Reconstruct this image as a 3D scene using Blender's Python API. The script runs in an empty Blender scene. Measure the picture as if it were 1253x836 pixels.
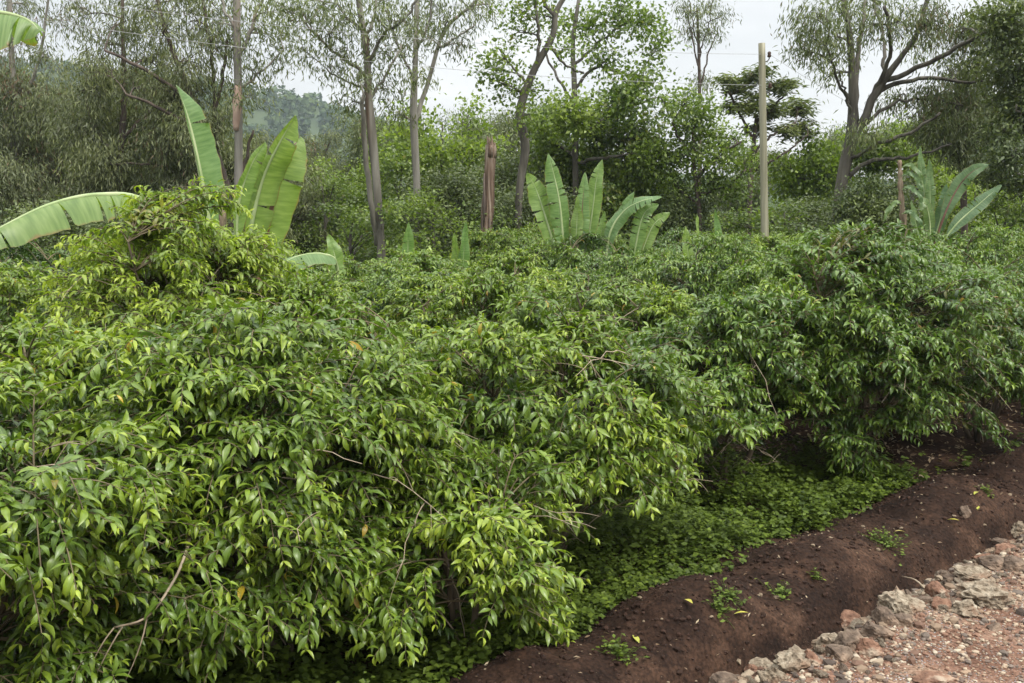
import bpy, math, random
import numpy as np
from mathutils import Vector, noise as mnoise

# ------------------------------------------------------------------ basics
scene = bpy.context.scene
COL = scene.collection
CAM_Z = 3.2
PITCH = math.radians(8.7)
FPX = 1228.0
CP, SP = math.cos(PITCH), math.sin(PITCH)


def A(*v):
    return np.array(v, dtype=float)


def at(px, py, Y):
    """World point seen at photo pixel (px, py) on the plane y = Y."""
    xn = (px - 626.5) / FPX
    yn = (418.0 - py) / FPX
    dy = CP + yn * SP
    dz = -SP + yn * CP
    t = Y / dy
    return A(xn * t, Y, CAM_Z + dz * t)


def on_ground(px, py, z=0.0):
    xn = (px - 626.5) / FPX
    yn = (418.0 - py) / FPX
    dy = CP + yn * SP
    dz = -SP + yn * CP
    t = (z - CAM_Z) / dz
    return A(xn * t, dy * t, z)


def project(p):
    x, y, z = p[0], p[1], p[2] - CAM_Z
    f = y * CP - z * SP
    u = y * SP + z * CP
    return 626.5 + FPX * x / f, 418 - FPX * u / f


# row frame: s runs along the road, v towards the road
P0 = A(0.27, 8.07)
DS = A(0.754, 0.657)
DV = A(0.657, -0.754)


def sv(s, v):
    return P0 + s * DS + v * DV


def to_sv(x, y):
    r = A(x, y) - P0
    return float(r @ DS), float(r @ DV)


def tag(o, label=None, cat=None, group=None, kind=None):
    if label: o['label'] = label
    if cat: o['category'] = cat
    if group: o['group'] = group
    if kind: o['kind'] = kind
    return o


def empty(name, loc=(0, 0, 0), rz=0.0, sc=1.0):
    o = bpy.data.objects.new(name, None)
    o.empty_display_size = 0.2
    o.location = loc
    o.rotation_euler = (0, 0, rz)
    o.scale = (sc, sc, sc) if not hasattr(sc, '__len__') else sc
    COL.objects.link(o)
    return o


def mesh_data(name, verts, quads, mat, attrs=None, tris=None, smooth=True):
    me = bpy.data.meshes.new(name)
    verts = np.asarray(verts, dtype=np.float32)
    quads = np.zeros((0, 4), np.int32) if quads is None else np.asarray(quads, dtype=np.int32)
    tris = np.zeros((0, 3), np.int32) if tris is None else np.asarray(tris, dtype=np.int32)
    nq, nt = len(quads), len(tris)
    me.vertices.add(len(verts))
    me.vertices.foreach_set('co', verts.ravel())
    me.loops.add(nq * 4 + nt * 3)
    me.loops.foreach_set('vertex_index', np.concatenate([quads.ravel(), tris.ravel()]).astype(np.int32))
    me.polygons.add(nq + nt)
    starts = np.concatenate([np.arange(nq) * 4, nq * 4 + np.arange(nt) * 3]).astype(np.int32)
    me.polygons.foreach_set('loop_start', starts)
    me.update(calc_edges=True)
    if attrs:
        for k, v in attrs.items():
            a = me.attributes.new(k, 'FLOAT', 'POINT')
            a.data.foreach_set('value', np.asarray(v, dtype=np.float32))
    me.polygons.foreach_set('use_smooth', np.full(nq + nt, smooth, dtype=bool))
    if mat: me.materials.append(mat)
    return me


def obj(name, me, parent=None, loc=None):
    o = bpy.data.objects.new(name, me)
    COL.objects.link(o)
    if parent is not None: o.parent = parent
    if loc is not None: o.location = loc
    return o


def copy_tree(o, parent=None):
    c = o.copy()
    COL.objects.link(c)
    if parent is not None: c.parent = parent
    for ch in [x for x in o.children]:
        copy_tree(ch, c)
    return c


# ------------------------------------------------------------------ tubes
class Tubes:
    def __init__(self):
        self.v, self.q, self.n = [], [], 0

    def add(self, pts, rad, sides=5, cap=True, rough=0.0, rng=None):
        pts = np.asarray(pts, float)
        rad = np.broadcast_to(np.asarray(rad, float), (len(pts),))
        n = len(pts)
        tan = np.gradient(pts, axis=0)
        tan /= np.linalg.norm(tan, axis=1)[:, None] + 1e-9
        ref = A(0, 0, 1) if abs(tan[0, 2]) < 0.8 else A(1, 0, 0)
        s1 = np.cross(tan, ref); s1 /= np.linalg.norm(s1, axis=1)[:, None] + 1e-9
        s2 = np.cross(tan, s1)
        a = np.arange(sides) * 2 * math.pi / sides
        rr = rad[:, None] * np.ones(sides)
        if rough and rng is not None:
            ph = rng.uniform(0, 6.28, 4)
            zz = np.linspace(0, 1, n)[:, None]
            rr = rr * (1 + rough * (np.sin(a * 3 + ph[0] + zz * 5) * .6 + np.sin(a * 5 + ph[1] - zz * 9) * .4 + np.sin(a * 2 + zz * 17 + ph[2]) * .5))
        ring = pts[:, None, :] + rr[..., None] * (np.cos(a)[None, :, None] * s1[:, None, :] + np.sin(a)[None, :, None] * s2[:, None, :])
        base = self.n
        self.v.append(ring.reshape(-1, 3))
        i = np.arange(n - 1)[:, None] * sides
        j = np.arange(sides)[None, :]
        j2 = (j + 1) % sides
        q = np.stack([i + j, i + j2, i + sides + j2, i + sides + j], -1).reshape(-1, 4) + base
        self.q.append(q)
        self.n += n * sides
        if cap:
            self.v.append(pts[[0, -1]])
            c0, c1 = self.n, self.n + 1
            k = np.arange(sides); k2 = (k + 1) % sides
            self.q.append(np.stack([base + k2, base + k, np.full(sides, c0), np.full(sides, c0)], -1))
            e = base + (n - 1) * sides
            self.q.append(np.stack([e + k, e + k2, np.full(sides, c1), np.full(sides, c1)], -1))
            self.n += 2

    def mesh(self, name, mat):
        v = np.concatenate(self.v); q = np.concatenate(self.q)
        deg = q[:, 2] == q[:, 3]
        return mesh_data(name, v, q[~deg], mat, tris=q[deg][:, :3])


def bez(a, b, c, n):
    t = np.linspace(0, 1, n)[:, None]
    return (1 - t) ** 2 * a + 2 * t * (1 - t) * b + t ** 2 * c


def smooth_poly(pts, n):
    """Catmull-Rom through pts (k x m columns, radii may ride along)."""
    pts = np.asarray(pts, float)
    if len(pts) < 3:
        t = np.linspace(0, 1, n)[:, None]
        return pts[0] * (1 - t) + pts[-1] * t
    P = np.vstack([2 * pts[0] - pts[1], pts, 2 * pts[-1] - pts[-2]])
    k = len(pts) - 1
    u = np.linspace(0, k - 1e-6, n)
    i = u.astype(int); f = (u - i)[:, None]
    p0, p1, p2, p3 = P[i], P[i + 1], P[i + 2], P[i + 3]
    return 0.5 * ((2 * p1) + (-p0 + p2) * f + (2 * p0 - 5 * p1 + 4 * p2 - p3) * f ** 2 + (-p0 + 3 * p1 - 3 * p2 + p3) * f ** 3)


# ------------------------------------------------------------------ leaves
def unit(v):
    return v / (np.linalg.norm(v, axis=-1, keepdims=True) + 1e-9)


def leaf_arrays(o, d, up, L, W, arch, th0, fold, age, nt=3):
    """Bent, V-folded leaves: three points across, nt segments along."""
    N = len(o)
    d = unit(d)
    side = unit(np.cross(d, up))
    n = np.cross(side, d)
    t = np.linspace(0, 1, nt + 1)
    if nt == 4: w = np.array([0.06, 0.74, 1.0, 0.58, 0.0])
    elif nt == 3: w = np.array([0.08, 0.95, 0.72, 0.0])
    else: w = np.array([0.10, 1.0, 0.0])
    th = th0[:, None] - arch[:, None] * t[None, :]
    dx = 0.5 * (np.cos(th[:, 1:]) + np.cos(th[:, :-1])) / nt
    dz = 0.5 * (np.sin(th[:, 1:]) + np.sin(th[:, :-1])) / nt
    X = np.concatenate([np.zeros((N, 1)), np.cumsum(dx, 1)], 1)
    Z = np.concatenate([np.zeros((N, 1)), np.cumsum(dz, 1)], 1)
    mid = o[:, None] + L[:, None, None] * (X[..., None] * d[:, None] + Z[..., None] * n[:, None])
    nn = -np.sin(th)[..., None] * d[:, None] + np.cos(th)[..., None] * n[:, None]
    hw = 0.5 * W[:, None, None] * w[None, :, None]
    lf = mid + hw * (side[:, None] + fold[:, None, None] * nn)
    rt = mid + hw * (-side[:, None] + fold[:, None, None] * nn)
    V = np.stack([lf, mid, rt], 2)                      # N, nt+1, 3, 3
    nv = (nt + 1) * 3
    base = (np.arange(N) * nv)[:, None, None]
    i = np.arange(nt)[:, None] * 3
    j = np.arange(2)[None, :]
    q = np.stack([i + j, i + 3 + j, i + 4 + j, i + 1 + j], -1).reshape(1, -1, 4)
    Q = (base + q).reshape(-1, 4)
    ag = np.repeat(age, nv)
    ed = np.tile(np.array([1, 0, 1.0]), N * (nt + 1))
    return V.reshape(-1, 3), Q, ag, ed


def kite_arrays(o, d, up, L, W, age):
    """Small far leaves: one quad each, widest at 40 % of the length, a little bent."""
    N = len(o)
    d = unit(d); side = unit(np.cross(d, up)); n = np.cross(side, d)
    m = o + d * L[:, None] * .42 + n * (L * .07)[:, None]
    V = np.stack([o, m + side * (W * .5)[:, None], o + d * L[:, None], m - side * (W * .5)[:, None]], 1)
    Q = np.arange(N * 4).reshape(N, 4)
    return V.reshape(-1, 3), Q, np.repeat(age, 4)


# ------------------------------------------------------------------ materials
def new_mat(name):
    m = bpy.data.materials.new(name)
    m.use_nodes = True
    nt = m.node_tree
    nt.nodes.clear()
    out = nt.nodes.new('ShaderNodeOutputMaterial')
    return m, nt, out


def ramp(nt, stops, interp='LINEAR'):
    r = nt.nodes.new('ShaderNodeValToRGB')
    cr = r.color_ramp
    cr.interpolation = interp
    while len(cr.elements) > 1: cr.elements.remove(cr.elements[-1])
    cr.elements[0].position = stops[0][0]; cr.elements[0].color = (*stops[0][1], 1)
    for p, c in stops[1:]:
        e = cr.elements.new(p); e.color = (*c, 1)
    return r


def leaf_mat(name, stops, rough=0.42, trans=0.28, under=(1.25, 1.2, 1.3), rib=None, spec=0.5):
    m, nt, out = new_mat(name)
    L = nt.links.new
    at_ = nt.nodes.new('ShaderNodeAttribute'); at_.attribute_name = 'age'
    r = ramp(nt, stops)
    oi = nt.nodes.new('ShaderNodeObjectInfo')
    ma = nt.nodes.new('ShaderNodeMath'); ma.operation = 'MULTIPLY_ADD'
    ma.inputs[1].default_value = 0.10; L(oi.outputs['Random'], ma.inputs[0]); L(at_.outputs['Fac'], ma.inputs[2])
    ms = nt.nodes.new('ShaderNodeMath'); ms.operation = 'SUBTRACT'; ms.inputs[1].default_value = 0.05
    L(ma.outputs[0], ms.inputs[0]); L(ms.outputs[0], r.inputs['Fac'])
    col = r.outputs['Color']
    tcn = nt.nodes.new('ShaderNodeTexCoord'); nz_ = nt.nodes.new('ShaderNodeTexNoise'); nz_.inputs['Scale'].default_value = 22; nz_.inputs['Detail'].default_value = 2
    L(tcn.outputs['Object'], nz_.inputs['Vector'])
    mt_ = ramp(nt, [(.3, (.72, .74, .8)), (.7, (1.28, 1.25, 1.15))]); L(nz_.outputs['Fac'], mt_.inputs['Fac'])
    mm_ = nt.nodes.new('ShaderNodeMixRGB'); mm_.blend_type = 'MULTIPLY'; mm_.inputs['Fac'].default_value = 1; L(col, mm_.inputs['Color1']); L(mt_.outputs[0], mm_.inputs['Color2']); col = mm_.outputs[0]
    if rib:
        e = nt.nodes.new('ShaderNodeAttribute'); e.attribute_name = 'edge'
        lt = nt.nodes.new('ShaderNodeMapRange'); lt.inputs[1].default_value = 0.04; lt.inputs[2].default_value = 0.20
        lt.inputs[3].default_value = 1.0; lt.inputs[4].default_value = 0.0
        L(e.outputs['Fac'], lt.inputs[0])
        mx = nt.nodes.new('ShaderNodeMixRGB'); mx.blend_type = 'MIX'; mx.inputs['Color2'].default_value = (*rib, 1)
        mm = nt.nodes.new('ShaderNodeMath'); mm.operation = 'MULTIPLY'; mm.inputs[1].default_value = .45
        L(lt.outputs[0], mm.inputs[0]); L(mm.outputs[0], mx.inputs['Fac']); L(col, mx.inputs['Color1'])
        col = mx.outputs[0]
    geo = nt.nodes.new('ShaderNodeNewGeometry')
    un = nt.nodes.new('ShaderNodeMixRGB'); un.blend_type = 'MULTIPLY'; un.inputs['Color2'].default_value = (*under, 1)
    L(geo.outputs['Backfacing'], un.inputs['Fac']); L(col, un.inputs['Color1'])
    col = un.outputs[0]
    p = nt.nodes.new('ShaderNodeBsdfPrincipled')
    p.inputs['Roughness'].default_value = rough
    p.inputs['Specular IOR Level'].default_value = spec
    L(col, p.inputs['Base Color'])
    t = nt.nodes.new('ShaderNodeBsdfTranslucent')
    tc = nt.nodes.new('ShaderNodeMixRGB'); tc.blend_type = 'MULTIPLY'; tc.inputs['Fac'].default_value = 1
    tc.inputs['Color2'].default_value = (1.5, 1.7, .6, 1)
    L(col, tc.inputs['Color1']); L(tc.outputs[0], t.inputs['Color'])
    ms2 = nt.nodes.new('ShaderNodeMixShader'); ms2.inputs['Fac'].default_value = trans
    L(p.outputs[0], ms2.inputs[1]); L(t.outputs[0], ms2.inputs[2]); L(ms2.outputs[0], out.inputs['Surface'])
    return m


def noise_mat(name, stops, scale=6, detail=6, stretch=(1, 1, 1), rough=.9, bump=.4, bscale=None, dist=.02, coord='Object', distort=0., second=None, spec=.3):
    m, nt, out = new_mat(name)
    L = nt.links.new
    tc = nt.nodes.new('ShaderNodeTexCoord')
    mp = nt.nodes.new('ShaderNodeMapping'); mp.inputs['Scale'].default_value = stretch
    L(tc.outputs[coord], mp.inputs['Vector'])
    n = nt.nodes.new('ShaderNodeTexNoise'); n.inputs['Scale'].default_value = scale; n.inputs['Detail'].default_value = detail
    n.inputs['Distortion'].default_value = distort
    L(mp.outputs[0], n.inputs['Vector'])
    r = ramp(nt, stops); L(n.outputs['Fac'], r.inputs['Fac'])
    col = r.outputs['Color']
    if second:
        sc2, lo, hi, c2 = second
        n2 = nt.nodes.new('ShaderNodeTexNoise'); n2.inputs['Scale'].default_value = sc2; n2.inputs['Detail'].default_value = 4
        L(mp.outputs[0], n2.inputs['Vector'])
        mr = nt.nodes.new('ShaderNodeMapRange'); mr.inputs[1].default_value = lo; mr.inputs[2].default_value = hi
        L(n2.outputs['Fac'], mr.inputs[0])
        mx = nt.nodes.new('ShaderNodeMixRGB'); mx.inputs['Color2'].default_value = (*c2, 1)
        L(mr.outputs[0], mx.inputs['Fac']); L(col, mx.inputs['Color1']); col = mx.outputs[0]
    p = nt.nodes.new('ShaderNodeBsdfPrincipled'); p.inputs['Roughness'].default_value = rough
    p.inputs['Specular IOR Level'].default_value = spec
    L(col, p.inputs['Base Color'])
    if bump:
        nb = nt.nodes.new('ShaderNodeTexNoise'); nb.inputs['Scale'].default_value = bscale or scale * 3; nb.inputs['Detail'].default_value = 8
        L(mp.outputs[0], nb.inputs['Vector'])
        b = nt.nodes.new('ShaderNodeBump'); b.inputs['Strength'].default_value = bump; b.inputs['Distance'].default_value = dist
        L(nb.outputs['Fac'], b.inputs['Height']); L(b.outputs[0], p.inputs['Normal'])
    L(p.outputs[0], out.inputs['Surface'])
    return m


def g(*c): return c


M = {}
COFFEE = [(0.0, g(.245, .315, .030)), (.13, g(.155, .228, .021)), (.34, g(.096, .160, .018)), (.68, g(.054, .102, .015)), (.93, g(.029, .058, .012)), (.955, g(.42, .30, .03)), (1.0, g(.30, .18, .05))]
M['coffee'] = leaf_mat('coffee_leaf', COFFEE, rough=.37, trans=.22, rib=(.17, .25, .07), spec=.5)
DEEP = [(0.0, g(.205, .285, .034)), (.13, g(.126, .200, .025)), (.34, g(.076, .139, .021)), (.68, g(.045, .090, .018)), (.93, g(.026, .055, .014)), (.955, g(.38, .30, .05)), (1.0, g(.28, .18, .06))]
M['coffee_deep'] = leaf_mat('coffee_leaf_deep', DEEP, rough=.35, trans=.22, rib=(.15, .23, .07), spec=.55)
M['coffee_far_deep'] = leaf_mat('coffee_leaf_far_deep', DEEP, rough=.36, trans=.22, spec=.65)
M['coffee_far'] = leaf_mat('coffee_leaf_far', COFFEE, rough=.42, trans=.24, spec=.55)
M['coffee_yellow'] = leaf_mat('coffee_leaf_pale', [(0, g(.34, .41, .05)), (.25, g(.22, .30, .032)), (.5, g(.125, .19, .027)), (.85, g(.07, .12, .022)), (1, g(.3, .25, .05))], rough=.42, trans=.3, rib=(.25, .3, .08))
M['twig'] = noise_mat('coffee_twig', [(.3, g(.07, .058, .032)), (.7, g(.16, .13, .075))], scale=9, bump=.3, dist=.004)
M['stem'] = noise_mat('coffee_stem_bark', [(.3, g(.050, .038, .025)), (.7, g(.125, .098, .064))], scale=10, stretch=(1, 1, .25), bump=.6, dist=.01)
M['deadtwig'] = noise_mat('dry_twig', [(.3, g(.24, .19, .13)), (.7, g(.40, .33, .24))], scale=12, bump=.2, dist=.004)
M['euc_leaf'] = leaf_mat('eucalyptus_leaf', [(0, g(.18, .21, .075)), (.4, g(.110, .140, .054)), (.8, g(.072, .095, .040)), (1, g(.13, .10, .05))], rough=.5, trans=.22)
M['grey_leaf'] = leaf_mat('weeping_leaf', [(0, g(.19, .215, .085)), (.5, g(.105, .128, .054)), (.9, g(.058, .073, .034)), (1, g(.14, .09, .05))], rough=.55, trans=.2)
M['broad_leaf'] = leaf_mat('broad_leaf', [(0, g(.195, .260, .046)), (.45, g(.110, .163, .033)), (.9, g(.056, .094, .023)), (1, g(.17, .17, .04))], rough=.45, trans=.3)
M['bright_leaf'] = leaf_mat('bright_leaf', [(0, g(.21, .275, .040)), (.5, g(.122, .178, .027)), (1, g(.062, .102, .019))], rough=.45, trans=.33)
M['dark_leaf'] = leaf_mat('dark_leaf', [(0, g(.15, .185, .060)), (.5, g(.086, .118, .040)), (1, g(.046, .070, .026))], rough=.5, trans=.2)
M['cover_leaf'] = leaf_mat('ground_cover_leaf', [(0, g(.135, .190, .025)), (.5, g(.074, .112, .016)), (1, g(.034, .057, .010))], rough=.55, trans=.25, spec=.3)
M['euc_bark'] = noise_mat('eucalyptus_bark', [(.28, g(.056, .052, .043)), (.5, g(.130, .120, .097)), (.72, g(.26, .25, .215))], scale=1.6, stretch=(3, 3, .35), bump=.5, bscale=5, dist=.03, second=(.9, .52, .66, (.11, .075, .052)))
M['pale_bark'] = noise_mat('pale_bark', [(.3, g(.135, .125, .105)), (.6, g(.25, .237, .205)), (.8, g(.38, .365, .325))], scale=2.2, stretch=(3, 3, .3), bump=.4, bscale=6, dist=.03, second=(1.1, .56, .66, (.22, .17, .135)))
M['dark_bark'] = noise_mat('dark_bark', [(.3, g(.045, .036, .03)), (.7, g(.13, .10, .08))], scale=2.5, stretch=(3, 3, .4), bump=.6, bscale=8, dist=.03)
M['brown_bark'] = noise_mat('brown_bark', [(.3, g(.050, .045, .037)), (.7, g(.142, .130, .105))], scale=2.5, stretch=(3, 3, .4), bump=.6, bscale=8, dist=.03)
M['red_wood'] = noise_mat('weathered_split_wood', [(.3, g(.045, .032, .024)), (.48, g(.135, .090, .062)), (.7, g(.32, .26, .205))], scale=2.4, stretch=(6, 6, .35), bump=.8, bscale=5, dist=.05)
M['pole_wood'] = noise_mat('grey_pole_wood', [(.25, g(.12, .115, .072)), (.5, g(.235, .225, .155)), (.75, g(.36, .345, .26))], scale=2.0, stretch=(7, 7, .25), bump=.4, bscale=9, dist=.01, second=(.35, .46, .62, (.20, .23, .09)))
M['metal'] = noise_mat('galvanised_hook', [(.3, g(.05, .05, .05)), (.7, g(.12, .115, .11))], scale=20, rough=.5, bump=.1)
M['ceramic'] = noise_mat('insulator_ceramic', [(.3, g(.05, .03, .022)), (.7, g(.08, .05, .035))], scale=8, rough=.25, bump=0)
M['wire'] = noise_mat('wire_cable', [(.3, g(.30, .30, .30)), (.7, g(.42, .42, .42))], scale=4, rough=.5, bump=0)


def road_soil_mats():
    # dark turned soil and litter
    m, nt, out = new_mat('dark_soil'); L = nt.links.new
    tc = nt.nodes.new('ShaderNodeTexCoord')

    def N(s, d=6, dist=0.0):
        n = nt.nodes.new('ShaderNodeTexNoise'); n.inputs['Scale'].default_value = s; n.inputs['Detail'].default_value = d
        n.inputs['Distortion'].default_value = dist
        L(tc.outputs['Object'], n.inputs['Vector']); return n
    a = N(2.6, 7, .6); ra = ramp(nt, [(.32, g(.0145, .0084, .0060)), (.48, g(.0265, .0150, .0101)), (.62, g(.049, .0278, .0181)), (.75, g(.071, .043, .029))]); L(a.outputs['Fac'], ra.inputs['Fac'])
    b = N(38, 5); rb = ramp(nt, [(.35, g(.6, .6, .6)), (.65, g(1.45, 1.4, 1.35))]); L(b.outputs['Fac'], rb.inputs['Fac'])
    mu = nt.nodes.new('ShaderNodeMixRGB'); mu.blend_type = 'MULTIPLY'; mu.inputs['Fac'].default_value = 1
    L(ra.outputs[0], mu.inputs['Color1']); L(rb.outputs[0], mu.inputs['Color2'])
    vo = nt.nodes.new('ShaderNodeTexVoronoi'); vo.inputs['Scale'].default_value = 55; L(tc.outputs['Object'], vo.inputs['Vector'])
    rv = ramp(nt, [(.0, g(1, 1, 1)), (.10, g(1, 1, 1)), (.16, g(0, 0, 0))]); L(vo.outputs['Distance'], rv.inputs['Fac'])
    c = N(3.2, 3); rc = ramp(nt, [(.55, g(0, 0, 0)), (.68, g(1, 1, 1))]); L(c.outputs['Fac'], rc.inputs['Fac'])
    m2 = nt.nodes.new('ShaderNodeMixRGB'); m2.blend_type = 'MULTIPLY'; m2.inputs['Fac'].default_value = 1
    L(rv.outputs[0], m2.inputs['Color1']); L(rc.outputs[0], m2.inputs['Color2'])
    m3 = nt.nodes.new('ShaderNodeMixRGB'); m3.inputs['Color2'].default_value = (.20, .15, .095, 1)
    L(m2.outputs[0], m3.inputs['Fac']); L(mu.outputs[0], m3.inputs['Color1'])
    p = nt.nodes.new('ShaderNodeBsdfPrincipled'); p.inputs['Roughness'].default_value = .95; p.inputs['Specular IOR Level'].default_value = .15
    sx = nt.nodes.new('ShaderNodeSeparateXYZ'); L(tc.outputs['Object'], sx.inputs[0])
    n7 = N(.35, 4); yy = nt.nodes.new('ShaderNodeMath'); yy.operation = 'MULTIPLY_ADD'; yy.inputs[1].default_value = 8; L(n7.outputs['Fac'], yy.inputs[0]); L(sx.outputs[1], yy.inputs[2])
    gm = nt.nodes.new('ShaderNodeMapRange'); gm.inputs[1].default_value = 21; gm.inputs[2].default_value = 25; L(yy.outputs[0], gm.inputs[0])
    gr = ramp(nt, [(.3, g(.02, .035, .012)), (.7, g(.05, .08, .022))]); n8 = N(3, 6); L(n8.outputs['Fac'], gr.inputs['Fac'])
    m9 = nt.nodes.new('ShaderNodeMixRGB'); L(gm.outputs[0], m9.inputs['Fac']); L(m3.outputs[0], m9.inputs['Color1']); L(gr.outputs[0], m9.inputs['Color2'])
    L(m9.outputs[0], p.inputs['Base Color'])
    bb = N(22, 9); bu = nt.nodes.new('ShaderNodeBump'); bu.inputs['Strength'].default_value = .8; bu.inputs['Distance'].default_value = .03
    L(bb.outputs['Fac'], bu.inputs['Height']); L(bu.outputs[0], p.inputs['Normal'])
    L(p.outputs[0], out.inputs['Surface'])
    M['soil'] = m
    # gravelly red road
    m, nt, out = new_mat('gravel_road'); L = nt.links.new
    tc = nt.nodes.new('ShaderNodeTexCoord')
    a = N(1.3, 6); ra = ramp(nt, [(.32, g(.105, .056, .037)), (.5, g(.165, .096, .066)), (.68, g(.28, .205, .145))]); L(a.outputs['Fac'], ra.inputs['Fac'])
    b = N(45, 6); rb = ramp(nt, [(.35, g(.55, .52, .5)), (.62, g(1.35, 1.35, 1.35))]); L(b.outputs['Fac'], rb.inputs['Fac'])
    mu = nt.nodes.new('ShaderNodeMixRGB'); mu.blend_type = 'MULTIPLY'; mu.inputs['Fac'].default_value = 1
    L(ra.outputs[0], mu.inputs['Color1']); L(rb.outputs[0], mu.inputs['Color2'])
    vo = nt.nodes.new('ShaderNodeTexVoronoi'); vo.inputs['Scale'].default_value = 42; L(tc.outputs['Object'], vo.inputs['Vector'])
    rv = ramp(nt, [(.0, g(1, 1, 1)), (.26, g(1, 1, 1)), (.36, g(0, 0, 0))]); L(vo.outputs['Distance'], rv.inputs['Fac'])
    c = N(4.5, 4); rc = ramp(nt, [(.42, g(0, 0, 0)), (.62, g(1, 1, 1))]); L(c.outputs['Fac'], rc.inputs['Fac'])
    m2 = nt.nodes.new('ShaderNodeMixRGB'); m2.blend_type = 'MULTIPLY'; m2.inputs['Fac'].default_value = 1
    L(rv.outputs[0], m2.inputs['Color1']); L(rc.outputs[0], m2.inputs['Color2'])
    hs = nt.nodes.new('ShaderNodeMixRGB'); hs.blend_type = 'MIX'; hs.inputs['Fac'].default_value = .35
    hs.inputs['Color1'].default_value = (.42, .36, .28, 1); L(vo.outputs['Color'], hs.inputs['Color2'])
    ds = nt.nodes.new('ShaderNodeHueSaturation'); ds.inputs['Saturation'].default_value = .25; ds.inputs['Value'].default_value = .75; L(hs.outputs[0], ds.inputs['Color'])
    m3 = nt.nodes.new('ShaderNodeMixRGB'); L(m2.outputs[0], m3.inputs['Fac']); L(mu.outputs[0], m3.inputs['Color1']); L(ds.outputs[0], m3.inputs['Color2'])
    p = nt.nodes.new('ShaderNodeBsdfPrincipled'); p.inputs['Roughness'].default_value = .95; p.inputs['Specular IOR Level'].default_value = .15
    L(m3.outputs[0], p.inputs['Base Color'])
    bb = N(30, 9); ad = nt.nodes.new('ShaderNodeMath'); ad.operation = 'ADD'; L(bb.outputs['Fac'], ad.inputs[0]); L(m2.outputs[0], ad.inputs[1])
    bu = nt.nodes.new('ShaderNodeBump'); bu.inputs['Strength'].default_value = .8; bu.inputs['Distance'].default_value = .02
    L(ad.outputs[0], bu.inputs['Height']); L(bu.outputs[0], p.inputs['Normal'])
    L(p.outputs[0], out.inputs['Surface'])
    M['road'] = m


road_soil_mats()

# ------------------------------------------------------------------ ground
HEAPS = []
for px, py, h, w in ((640, 812, .12, .55), (815, 722, .24, .62), (985, 668, .17, .62), (1150, 598, .20, .75), (1290, 560, .18, .7), (1400, 520, .2, .7)):
    q = on_ground(px, py, .2)
    s_, v_ = to_sv(q[0], q[1])
    HEAPS.append((s_, v_, h, w))


def fbm(x, y, seed=0, oct=4, f=1.0):
    r = np.random.RandomState(seed)
    out = np.zeros_like(x, dtype=float)
    amp = 1.0
    for o in range(oct):
        for k in range(3):
            a = r.uniform(0, 6.28); ph = r.uniform(0, 6.28)
            ff = f * r.uniform(.8, 1.25)
            out += amp * np.sin((x * math.cos(a) + y * math.sin(a)) * ff + ph + 1.3 * np.sin((x * math.sin(a) - y * math.cos(a)) * ff * .7 + ph * 2)) / 3
        amp *= .5; f *= 2.05
    return out


def sstep(a, b, x):
    t = np.clip((x - a) / (b - a), 0, 1)
    return t * t * (3 - 2 * t)


def ground_h(s, v):
    s = np.asarray(s, float); v = np.asarray(v, float)
    h = .035 * fbm(s, v, 3, 3, .8)
    near = np.exp(-((s - 3) / 14) ** 2)
    bank = sstep(.80, 1.40, v + .08 * fbm(s, v, 5, 2, 2.)) * (1 - sstep(1.5, 2.0, v + .05 * fbm(s, v, 6, 3, 3.)))
    hh = .07 * bank
    for a, b, k, w in HEAPS:
        d2 = ((s - a) / w) ** 2 + ((v - 1.46) / .42) ** 2
        hh = hh + 1.12 * k * np.exp(-d2 ** 1.2)
    h = h + hh
    h = h + bank * (.026 * fbm(s, v, 8, 4, 5.0) + .018 * fbm(s, v, 9, 4, 15.))
    ditch = np.exp(-((v - 2.04 - .05 * fbm(s, v * 0, 4, 3, 2.2)) / .13) ** 2)
    h = h - .21 * ditch
    road = sstep(2.12, 2.3, v) * (1 - sstep(8.0, 8.6, v))
    h = h * (1 - road) + road * (-.22)
    # the land rises gently to the right, far behind the bushes
    far = np.clip(-v - 4, 0, 60)
    h = h + .014 * far * sstep(4, 16, s)
    return h


def axis(*seg):
    o = []
    for a, b, n in seg: o.append(np.linspace(a, b, n, endpoint=False))
    o.append([seg[-1][1]])
    return np.concatenate(o)


S_ = axis((-1500, -200, 8), (-200, -20, 14), (-20, -4, 40), (-4, 10, 480), (10, 30, 60), (30, 200, 24), (200, 1500, 8))
V_ = axis((-1500, -200, 8), (-200, -30, 14), (-30, .2, 90), (.2, 2.4, 90), (2.4, 9, 16), (9, 60, 10), (60, 400, 6))
gs, gv = np.meshgrid(S_, V_, indexing='ij')
gh = ground_h(gs, gv)
gx = P0[0] + gs * DS[0] + gv * DV[0]; gy = P0[1] + gs * DS[1] + gv * DV[1]
ns, nv = gs.shape
i, j = np.meshgrid(np.arange(ns - 1), np.arange(nv - 1), indexing='ij')
gq = np.stack([i * nv + j, i * nv + j + 1, (i + 1) * nv + j + 1, (i + 1) * nv + j], -1).reshape(-1, 4)[:, ::-1]
ground = obj('ground', mesh_data('ground', np.stack([gx, gy, gh], -1).reshape(-1, 3), gq, M['soil']))
tag(ground, 'dark brown turned soil under the coffee bushes with a heaped bank beside the ditch', kind='structure')


def road_h(s, v):
    e = .06 * fbm(s, v * 0, 14, 3, 2.6)
    h = -.16 + .20 * sstep(2.08, 2.5, v + e) + .02 * fbm(s, v, 15, 3, 1.8) + .008 * fbm(s, v, 16, 3, 9.)
    return h - .25 * sstep(8.0, 8.3, v)


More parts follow.
